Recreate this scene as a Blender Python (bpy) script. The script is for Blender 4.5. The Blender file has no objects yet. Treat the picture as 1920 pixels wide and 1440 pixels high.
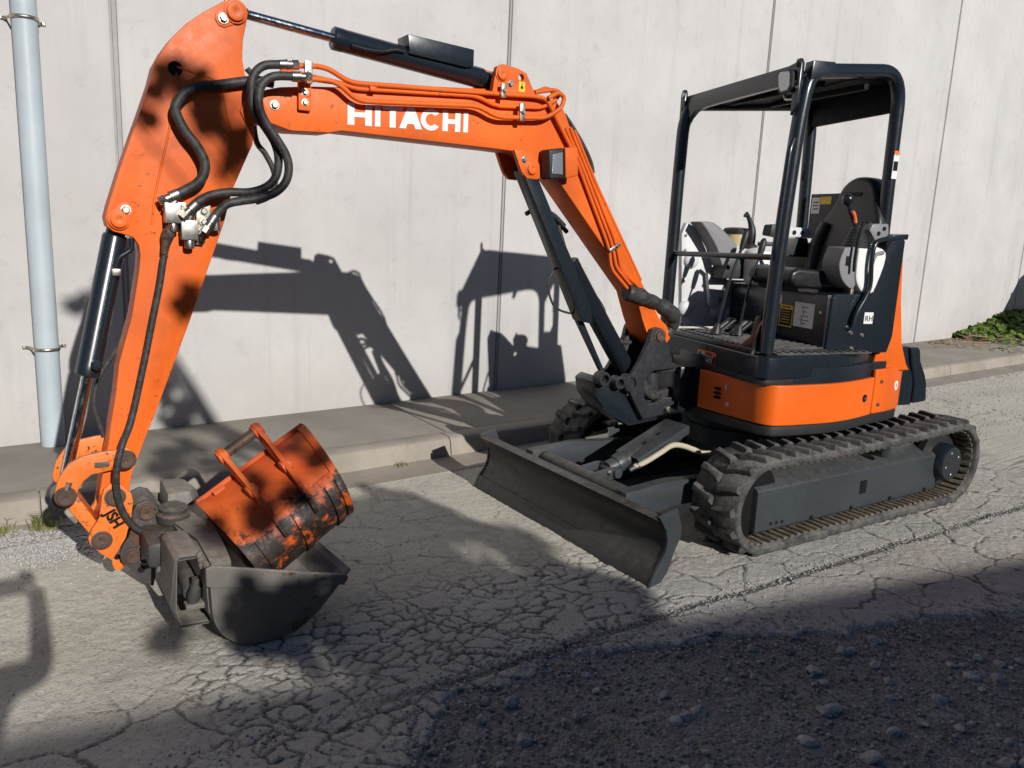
import bpy, bmesh, math, random
import numpy as np
from mathutils import Vector, Matrix, noise as mnoise
random.seed(7); rng = np.random.default_rng(7)
R = math.radians
scene = bpy.context.scene
COL = scene.collection

# ------------------------------------------------------------------ camera
CAM = Vector((-3.912, -3.204, 1.553))
yaw, pitch, roll = .58236, .19377, .0452
fwd = Vector((math.sin(yaw)*math.cos(pitch), math.cos(yaw)*math.cos(pitch), -math.sin(pitch)))
rgt = Vector((math.cos(yaw), -math.sin(yaw), 0)); upv = rgt.cross(fwd)
r2 = rgt*math.cos(roll)+upv*math.sin(roll); u2 = -rgt*math.sin(roll)+upv*math.cos(roll)
cd = bpy.data.cameras.new('camera'); cam = bpy.data.objects.new('camera', cd); COL.objects.link(cam)
cam.matrix_world = Matrix(((r2.x,u2.x,-fwd.x,CAM.x),(r2.y,u2.y,-fwd.y,CAM.y),(r2.z,u2.z,-fwd.z,CAM.z),(0,0,0,1)))
cd.sensor_width = 36; cd.lens = 1500/1920*36; cd.clip_start = .05; cd.clip_end = 500
scene.camera = cam
# ------------------------------------------------------------------ light
SUN_AZ, SUN_EL = 90.0, 23.3          # direction in which the light travels, and the sun's height
sdir = Vector((math.cos(R(SUN_AZ))*math.cos(R(SUN_EL)), math.sin(R(SUN_AZ))*math.cos(R(SUN_EL)), -math.sin(R(SUN_EL))))
w = bpy.data.worlds.new('World'); scene.world = w; w.use_nodes = True
nt = w.node_tree; bg = nt.nodes['Background']
sky = nt.nodes.new('ShaderNodeTexSky'); sky.sky_type = 'NISHITA'; sky.sun_disc = False
sky.sun_elevation = R(SUN_EL); sky.sun_rotation = math.atan2(-sdir.x, -sdir.y)
sky.air_density = 1.0; sky.dust_density = .1; sky.ozone_density = 4.0
nt.links.new(sky.outputs[0], bg.inputs[0]); bg.inputs[1].default_value = .05
sl = bpy.data.lights.new('sun', 'SUN'); sl.energy = 5.0; sl.angle = R(.53); sl.color = (1, .965, .915)
so = bpy.data.objects.new('sun', sl); COL.objects.link(so); so.rotation_euler = sdir.to_track_quat('-Z','Y').to_euler()
so.location = (-3, -12, 9)
scene.view_settings.view_transform = 'Standard'; scene.view_settings.look = 'None'
scene.view_settings.exposure = -.10; scene.view_settings.gamma = 1; scene.view_settings.use_curve_mapping = False
scene.render.engine = 'CYCLES'

# ------------------------------------------------------------------ materials
class NG:
    def __init__(s, name):
        s.m = bpy.data.materials.new(name); s.m.use_nodes = True; s.t = s.m.node_tree; s.n = s.t.nodes
        s.b = s.n['Principled BSDF']; s.out = s.n['Material Output']
        s.pos = s.n.new('ShaderNodeNewGeometry')
    def link(s, a, b): s.t.links.new(a, b)
    def P(s, scale=(1,1,1), src=None):
        mp = s.n.new('ShaderNodeMapping'); mp.inputs['Scale'].default_value = scale
        s.link(src or s.pos.outputs['Position'], mp.inputs[0]); return mp.outputs[0]
    def noise(s, scale, detail=4, rough=.55, vec=None, dist=0):
        x = s.n.new('ShaderNodeTexNoise'); x.inputs['Scale'].default_value = scale; x.inputs['Detail'].default_value = detail
        x.inputs['Roughness'].default_value = rough; x.inputs['Distortion'].default_value = dist
        s.link(vec or s.pos.outputs['Position'], x.inputs['Vector']); return x
    def vor(s, scale, feature='F1', vec=None, rnd=1):
        x = s.n.new('ShaderNodeTexVoronoi'); x.feature = feature; x.inputs['Scale'].default_value = scale
        x.inputs['Randomness'].default_value = rnd
        s.link(vec or s.pos.outputs['Position'], x.inputs['Vector']); return x
    def ramp(s, fac, *stops):
        x = s.n.new('ShaderNodeValToRGB'); e = x.color_ramp.elements
        while len(e) < len(stops): e.new(.5)
        for el, (p, c) in zip(e, stops):
            el.position = p; el.color = (c if isinstance(c, tuple) else (c,c,c))+(1,)
        s.link(fac, x.inputs[0]); return x.outputs[0]
    def mr(s, v, a, b, c=0, d=1):
        x = s.n.new('ShaderNodeMapRange'); x.interpolation_type = 'SMOOTHSTEP'
        for i, k in zip((1,2,3,4), (a,b,c,d)): x.inputs[i].default_value = k
        s.link(v, x.inputs[0]); return x.outputs[0]
    def math(s, op, a, b=None, c=None, clamp=False):
        x = s.n.new('ShaderNodeMath'); x.operation = op; x.use_clamp = clamp
        for i, k in enumerate((a,b,c)):
            if k is None: continue
            if isinstance(k, (int,float)): x.inputs[i].default_value = k
            else: s.link(k, x.inputs[i])
        return x.outputs[0]
    def mix(s, fac, a, b, mode='MIX'):
        x = s.n.new('ShaderNodeMix'); x.data_type = 'RGBA'; x.blend_type = mode
        for i, k in ((0,fac),(6,a),(7,b)):
            if isinstance(k, (int,float)): x.inputs[i].default_value = k
            elif isinstance(k, tuple): x.inputs[i].default_value = k+(1,)
            else: s.link(k, x.inputs[i])
        return x.outputs[2]
    def sep(s, v):
        x = s.n.new('ShaderNodeSeparateXYZ'); s.link(v, x.inputs[0]); return x.outputs
    def vadd(s, a, b, scale=1.0):
        m = s.n.new('ShaderNodeVectorMath'); m.operation = 'MULTIPLY_ADD'
        s.link(b, m.inputs[0]); m.inputs[1].default_value = (scale,)*3; s.link(a, m.inputs[2]); return m.outputs[0]
    def bump(s, h, strength=.3, dist=.01, nrm=None):
        x = s.n.new('ShaderNodeBump'); x.inputs['Strength'].default_value = strength; x.inputs['Distance'].default_value = dist
        s.link(h, x.inputs['Height'])
        if nrm: s.link(nrm, x.inputs['Normal'])
        s.link(x.outputs[0], s.b.inputs['Normal']); return x.outputs[0]
    def set(s, col=None, rough=None, metal=None, spec=None, coat=None):
        for k, v in (('Base Color',col),('Roughness',rough),('Metallic',metal),('Specular IOR Level',spec),('Coat Weight',coat)):
            if v is None: continue
            if isinstance(v, tuple): s.b.inputs[k].default_value = v+(1,)
            elif isinstance(v, (int,float)): s.b.inputs[k].default_value = v
            else: s.link(v, s.b.inputs[k])
        return s.m

def paint(name, col, rough=.4, dust=.25, dustcol=(.30,.26,.21), chips=0., chipcol=(.05,.03,.022), rust=0., scratch=.0, var=.12, spec=.5, rv=1.0, stain=0.):
    g = NG(name)
    n1 = g.noise(2.3, 5); n2 = g.noise(23, 5, .65)
    c = g.mix(g.mr(n1.outputs[0], .3, .7), tuple(x*(1-var) for x in col), tuple(min(1,x*(1+var)) for x in col))
    if scratch:
        sc = g.noise(9, 6, .8, g.P((3,3,38)), .6)
        c = g.mix(g.math('MULTIPLY', g.mr(sc.outputs[0], .60, .72), scratch), c, tuple(min(1, x*.6+.30) for x in col))
        sc2 = g.noise(5, 6, .8, g.P((40,40,4)), .4)
        c = g.mix(g.math('MULTIPLY', g.mr(sc2.outputs[0], .64, .74), scratch*.7), c, tuple(x*.35 for x in col))
    st_ = g.noise(3.4, 7, .7, None, .8); c = g.mix(g.mr(st_.outputs[0], .52, .72, 0, stain), c, tuple(x*.38 for x in col))
    if chips:
        v = g.noise(46, 8, .75); mk = g.math('MULTIPLY', g.mr(v.outputs[0], .62-.1*chips, .66-.1*chips), g.mr(n1.outputs[0], .45, .6))
        c = g.mix(mk, c, chipcol)
    if rust:
        v = g.noise(7, 9, .72); mk = g.mr(v.outputs[0], .62-rust*.25, .70-rust*.25)
        rc = g.mix(g.mr(n2.outputs[0], .35, .65), (.10,.035,.014), (.035,.018,.012))
        c = g.mix(mk, c, rc)
    nz = g.sep(g.pos.outputs['Normal'])[2]
    dm = g.math('MULTIPLY', g.math('ADD', g.mr(nz, .05, .95, .06, 1), 0), g.mr(n2.outputs[0], .3, .75, .25, 1))
    c = g.mix(g.math('MULTIPLY', dm, dust), c, dustcol)
    rr = g.mr(g.noise(30, 6, .7).outputs[0], .3, .7, max(.05, rough-.09*rv), min(1, rough+.14*rv))
    g.bump(g.noise(60, 5, .6).outputs[0], .05*rv, .004)
    return g.set(c, rr, 0, spec)

def metal(name, col, rough=.3, dust=.1, bumpy=.05):
    g = NG(name); n = g.noise(40, 6, .7)
    c = g.mix(g.mr(n.outputs[0], .35, .75), col, tuple(x*.55 for x in col))
    c = g.mix(g.math('MULTIPLY', g.mr(g.noise(9,5).outputs[0], .45, .8), dust), c, (.16,.11,.08))
    g.bump(n.outputs[0], bumpy, .003)
    return g.set(c, g.mr(n.outputs[0], .3, .7, rough-.08, rough+.15), 1.0)

M = {}
M['orange'] = paint('orange_paint', (.70,.118,.009), .50, .06, scratch=.38, chips=.22, rv=.5, spec=.35, var=.18, stain=.36)
M['orange_panel'] = paint('orange_panel_paint', (.72,.118,.008), .40, .04, scratch=.07, rv=.4, spec=.4)
M['orange_worn'] = paint('orange_worn_paint', (.74,.165,.018), .45, .25, scratch=.25, chips=.6, rust=.12)
M['black'] = paint('black_gloss_paint', (.010,.015,.021), .27, .012, scratch=.02, spec=.6, rv=.25, var=.05)
M['roofblack'] = paint('black_roof_underside', (.008,.009,.011), .6, .0, var=.05, spec=.2)
M['blackmat'] = paint('black_plastic', (.015,.016,.018), .5, .06, rv=.4)
M['grey'] = paint('charcoal_steel_paint', (.030,.037,.043), .42, .16, scratch=.05, rv=.5)
M['blade'] = paint('blade_paint', (.016,.018,.017), .42, .30, (.25,.24,.21), scratch=.06)
M['cast'] = paint('cast_steel_paint', (.022,.025,.030), .36, .22, chips=.3, chipcol=(.12,.08,.05))
M['hitch'] = paint('dirty_hitch_paint', (.035,.035,.036), .6, .55, (.20,.165,.13), chips=.7, chipcol=(.13,.06,.03), rust=.25)
M['bucketsteel'] = paint('dusty_bucket_steel', (.125,.116,.104), .58, .62, (.37,.325,.265), rust=.16, chips=.4)
M['worn'] = paint('scraped_steel', (.26,.25,.235), .42, .35, (.37,.33,.27), scratch=.25, var=.2)
M['lightgrey'] = paint('light_grey_plastic', (.58,.58,.59), .5, .08, var=.05)
M['midgrey'] = paint('mid_grey_plastic', (.20,.20,.21), .5, .15, var=.05)
M['white'] = paint('white_vinyl', (.72,.72,.71), .45, .06, var=.03)
M['yellow'] = paint('yellow_vinyl', (.80,.52,.02), .45, .05, var=.03)
M['labelorange'] = paint('orange_vinyl', (.75,.16,.03), .45, .05, var=.03)
M['labelblack'] = paint('black_vinyl', (.006,.006,.006), .6, .0, var=.03, spec=.2)
M['cream'] = paint('cream_plastic', (.50,.40,.20), .45, .15)
M['hosewrap'] = paint('cream_hose_sleeve', (.42,.38,.28), .6, .2)
M['vinylseat'] = paint('black_seat_vinyl', (.011,.011,.013), .36, .03, rv=.4)
M['zinc'] = metal('zinc_plate', (.62,.58,.50), .35, .25)
M['steel'] = metal('bare_steel', (.45,.43,.40), .38, .35)
M['chrome'] = metal('chrome_rod', (.78,.79,.82), .12, .06, .01)
M['rusty'] = paint('rusty_pin', (.075,.042,.028), .6, .2, (.14,.09,.06), chips=.8, chipcol=(.02,.014,.012), var=.3)
M['pipe'] = paint('grey_pvc', (.40,.46,.49), .45, .10, (.4,.38,.34), scratch=.16, var=.08, stain=.10)
def rubber():
    g = NG('dusty_track_rubber'); n = g.noise(14, 7, .7); n2 = g.noise(90, 5, .7)
    c = g.mix(g.mr(n.outputs[0], .32, .68), (.036,.036,.037), (.10,.097,.092))
    c = g.mix(g.mr(n2.outputs[0], .55, .7, 0, .5), c, (.18,.172,.16))
    nz = g.sep(g.pos.outputs['Normal'])[2]
    c = g.mix(g.math('MULTIPLY', g.mr(nz, .2, 1, 0, .5), g.mr(n.outputs[0], .3, .6)), c, (.21,.20,.185))
    g.bump(n2.outputs[0], .35, .01); return g.set(c, .92, 0, .25)
M['rubber'] = rubber()
def rib_mat():
    g = NG('muddy_track_inside'); n = g.noise(25, 6, .7)
    c = g.mix(g.mr(n.outputs[0], .3, .7), (.07,.057,.043), (.17,.138,.10)); g.bump(n.outputs[0], .3, .01); return g.set(c, .9, 0, .2)
M['mud'] = rib_mat()
def hose():
    g = NG('hydraulic_hose_rubber'); n = g.noise(50, 5, .7)
    c = g.mix(g.mr(n.outputs[0], .35, .7), (.022,.022,.023), (.06,.057,.052)); g.bump(g.noise(260, 2).outputs[0], .2, .003); return g.set(c, .55, 0, .4)
M['hose'] = hose()
def glass():
    g = NG('lamp_glass'); v = g.sep(g.pos.outputs['Position'])[2]
    wv = g.math('SINE', g.math('MULTIPLY', v, 900.0))
    g.bump(wv, .25, .004); return g.set((.42,.44,.46), .12, .6, .6)
M['glass'] = glass()

# ------------------------------------------------------------------ mesh helpers
def chain(pts, n=8, closed=False):
    """smooth path through points (Catmull-Rom)"""
    P = [Vector(p) for p in pts]; out = []
    for i in range(len(P)-1):
        p0 = P[max(i-1,0)]; p1 = P[i]; p2 = P[i+1]; p3 = P[min(i+2,len(P)-1)]
        for k in range(n):
            t = k/n
            out.append(.5*((2*p1)+(-p0+p2)*t+(2*p0-5*p1+4*p2-p3)*t*t+(-p0+3*p1-3*p2+p3)*t**3))
    out.append(P[-1]); return out
def fillet(pts, r=.03, n=5):
    """straight path with rounded corners"""
    P = [Vector(p) for p in pts]; out = [P[0]]
    for i in range(1, len(P)-1):
        a, b, c = P[i-1], P[i], P[i+1]; d1 = (a-b); d2 = (c-b); rr = min(r, d1.length*.45, d2.length*.45)
        q1 = b+d1.normalized()*rr; q2 = b+d2.normalized()*rr
        for k in range(n+1):
            t = k/n; out.append(q1*(1-t)**2+b*2*t*(1-t)+q2*t*t)
    out.append(P[-1]); return out
class MB:
    def __init__(s): s.v = []; s.f = []
    def add(s, vs, fs):
        o = len(s.v); s.v += [tuple(v) for v in vs]; s.f += [tuple(i+o for i in f) for f in fs]; return s
    def prism(s, A, B):
        n = len(A); s.add(list(A)+list(B), [tuple(range(n-1,-1,-1)), tuple(range(n,2*n))]+[(i,(i+1)%n,n+(i+1)%n,n+i) for i in range(n)]); return s
    def box(s, c, d, X=(1,0,0), Y=(0,1,0), Z=(0,0,1)):
        c = Vector(c); X = Vector(X)*d[0]/2; Y = Vector(Y)*d[1]/2; Z = Vector(Z)*d[2]/2
        vs = [c+X*i+Y*j+Z*k for k in (-1,1) for j in (-1,1) for i in (-1,1)]
        s.add(vs, [(0,2,3,1),(4,5,7,6),(0,1,5,4),(2,6,7,3),(0,4,6,2),(1,3,7,5)]); return s
    def cyl(s, p0, p1, r0, r1=None, seg=20, cap=True):
        r1 = r0 if r1 is None else r1; p0 = Vector(p0); p1 = Vector(p1); d = (p1-p0).normalized()
        a = d.orthogonal().normalized(); b = d.cross(a); vs = []
        for p, r in ((p0,r0),(p1,r1)):
            vs += [p+(a*math.cos(2*math.pi*k/seg)+b*math.sin(2*math.pi*k/seg))*r for k in range(seg)]
        fs = [(k,(k+1)%seg,seg+(k+1)%seg,seg+k) for k in range(seg)]
        if cap: fs += [tuple(range(seg-1,-1,-1)), tuple(range(seg,2*seg))]
        s.add(vs, fs); return s
    def lathe(s, p0, axis, prof, seg=24, hexa=False):
        """prof: (distance along axis, radius)"""
        p0 = Vector(p0); d = Vector(axis).normalized(); a = d.orthogonal().normalized(); b = d.cross(a); vs = []; fs = []
        for t, r in prof: vs += [p0+d*t+(a*math.cos(2*math.pi*k/seg)+b*math.sin(2*math.pi*k/seg))*r for k in range(seg)]
        for j in range(len(prof)-1): fs += [(j*seg+k, j*seg+(k+1)%seg, (j+1)*seg+(k+1)%seg, (j+1)*seg+k) for k in range(seg)]
        fs += [tuple(range(seg-1,-1,-1)), tuple(range((len(prof)-1)*seg, len(prof)*seg))]
        s.add(vs, fs); return s
    def tube(s, path, r, seg=10, cap=True):
        P = [Vector(p) for p in path]; n = len(P); rs = r if isinstance(r, (list,tuple)) else [r]*n
        T = [(P[min(i+1,n-1)]-P[max(i-1,0)]).normalized() for i in range(n)]
        a = T[0].orthogonal().normalized(); vs = []
        for i in range(n):
            a = (a-T[i]*a.dot(T[i])).normalized(); b = T[i].cross(a)
            vs += [P[i]+(a*math.cos(2*math.pi*k/seg)+b*math.sin(2*math.pi*k/seg))*rs[i] for k in range(seg)]
        fs = [(i*seg+k, i*seg+(k+1)%seg, (i+1)*seg+(k+1)%seg, (i+1)*seg+k) for i in range(n-1) for k in range(seg)]
        if cap: fs += [tuple(range(seg-1,-1,-1)), tuple(range((n-1)*seg, n*seg))]
        s.add(vs, fs); return s
    def mesh(s, name, bevel=0, angle=32, seg=2, tri=False):
        me = bpy.data.meshes.new(name); me.from_pydata(s.v, [], s.f); me.validate()
        bm = bmesh.new(); bm.from_mesh(me); bmesh.ops.recalc_face_normals(bm, faces=bm.faces)
        if bevel:
            ed = [e for e in bm.edges if len(e.link_faces) == 2 and e.calc_face_angle(0) > R(38)]
            try: bmesh.ops.bevel(bm, geom=ed, offset=bevel, offset_type='OFFSET', segments=seg, profile=.6, affect='EDGES', clamp_overlap=True)
            except Exception as ex: print('bevel', name, ex)
        bm.to_mesh(me); bm.free()
        for p in me.polygons: p.use_smooth = True
        me.set_sharp_from_angle(angle=R(angle)); return me
    def build(s, name, mat, parent=None, bevel=0, angle=32, label=None, seg=2):
        return put(name, s.mesh(name, bevel, angle, seg), mat, parent, label)
def put(name, me, mat, parent=None, label=None):
    o = bpy.data.objects.new(name, me); COL.objects.link(o)
    if mat is not None and len(me.materials) == 0: me.materials.append(M[mat] if isinstance(mat, str) else mat)
    if parent is not None:
        o.parent = parent; o.matrix_parent_inverse = wmat(parent).inverted()
    if label: o['label'] = label
    return o
def wmat(o):
    m = o.matrix_basis.copy()
    return (wmat(o.parent) @ o.matrix_parent_inverse @ m) if o.parent else m
def empty(name, loc, label, cat, group=None):
    o = bpy.data.objects.new(name, None); COL.objects.link(o); o.location = loc; o.empty_display_size = .2
    o['label'] = label; o['category'] = cat
    if group: o['group'] = group
    return o
def structure(o, kind='structure'): o['kind'] = kind; return o
def tag(o, label, cat, group=None):
    o['label'] = label; o['category'] = cat
    if group: o['group'] = group
    return o
def flat_text(name, txt, origin, X, Y, size, mat, parent, off=.0, align='LEFT', label=None, squash=1.0, ext=.0006, bold=0.):
    cu = bpy.data.curves.new(name, 'FONT'); cu.body = txt; cu.size = size; cu.align_x = align; cu.extrude = ext; cu.offset = bold; cu.resolution_u = 3
    tmp = bpy.data.objects.new(name+'_curve', cu); COL.objects.link(tmp)
    dg = bpy.context.evaluated_depsgraph_get(); me = bpy.data.meshes.new_from_object(tmp.evaluated_get(dg))
    bpy.data.objects.remove(tmp); bpy.data.curves.remove(cu)
    X = Vector(X).normalized(); Y = Vector(Y).normalized(); N = X.cross(Y)
    for v in me.vertices:
        c = v.co; v.co = Vector(origin)+X*c.x*squash+Y*c.y+N*(c.z+off)
    me.materials.clear(); return put(name, me, mat, parent, label)

# frames: boom plane (a along the boom, w towards the street, z) and upper house (forward, left, z)
be = R(178); BO = Vector((-.94,.115,0)); BD = Vector((math.cos(be), math.sin(be), 0)); BN = Vector((-math.sin(math.pi-be), -math.cos(math.pi-be), 0))
def B(a, w, z): return BO+BD*a+BN*w+Vector((0,0,z))
hth = R(-12.2); HO = Vector((-.11,0,0)); HF = Vector((-math.cos(hth), -math.sin(hth), 0)); HL = Vector((math.sin(hth), -math.cos(hth), 0)); UZ = Vector((0,0,1))
def H(f, l, z): return HO+HF*f+HL*l+Vector((0,0,z))
def bprism(out, w0, w1): return MB().prism([B(a,w0,z) for a,z in out], [B(a,w1,z) for a,z in out])
def hplan(out, z0, z1): return MB().prism([H(f,l,z0) for f,l in out], [H(f,l,z1) for f,l in out])
def hside(out, l0, l1): return MB().prism([H(f,l0,z) for f,z in out], [H(f,l1,z) for f,z in out])
def hfront(out, f0, f1): return MB().prism([H(f0,l,z) for l,z in out], [H(f1,l,z) for l,z in out])
def hbox(c, d): return MB().box(H(*c), d, HF, HL, UZ)
def bolt(p, n, r, h, name, mat, parent):
    n = Vector(n).normalized(); p = Vector(p)
    m = MB(); m.lathe(p, n, [(0,r*1.35),(h*.25,r*1.35),(h*.26,r)], 16); m.lathe(p+n*h*.2, n, [(0,r),(h*.65,r),(h*.8,r*.8)], 6)
    return m.build(name, mat, parent, 0, 25)
def pinhead(p, n, r, h, name, mat, parent):
    n = Vector(n).normalized(); p = Vector(p)
    m = MB().lathe(p, n, [(0,r*1.28),(h*.35,r*1.28),(h*.42,r*1.2),(h*.42,r),(h,r),(h*1.08,r*.9),(h*1.02,r*.25),(h*.9,r*.12)], 28)
    return m.build(name, mat, parent, 0, 30)

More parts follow.
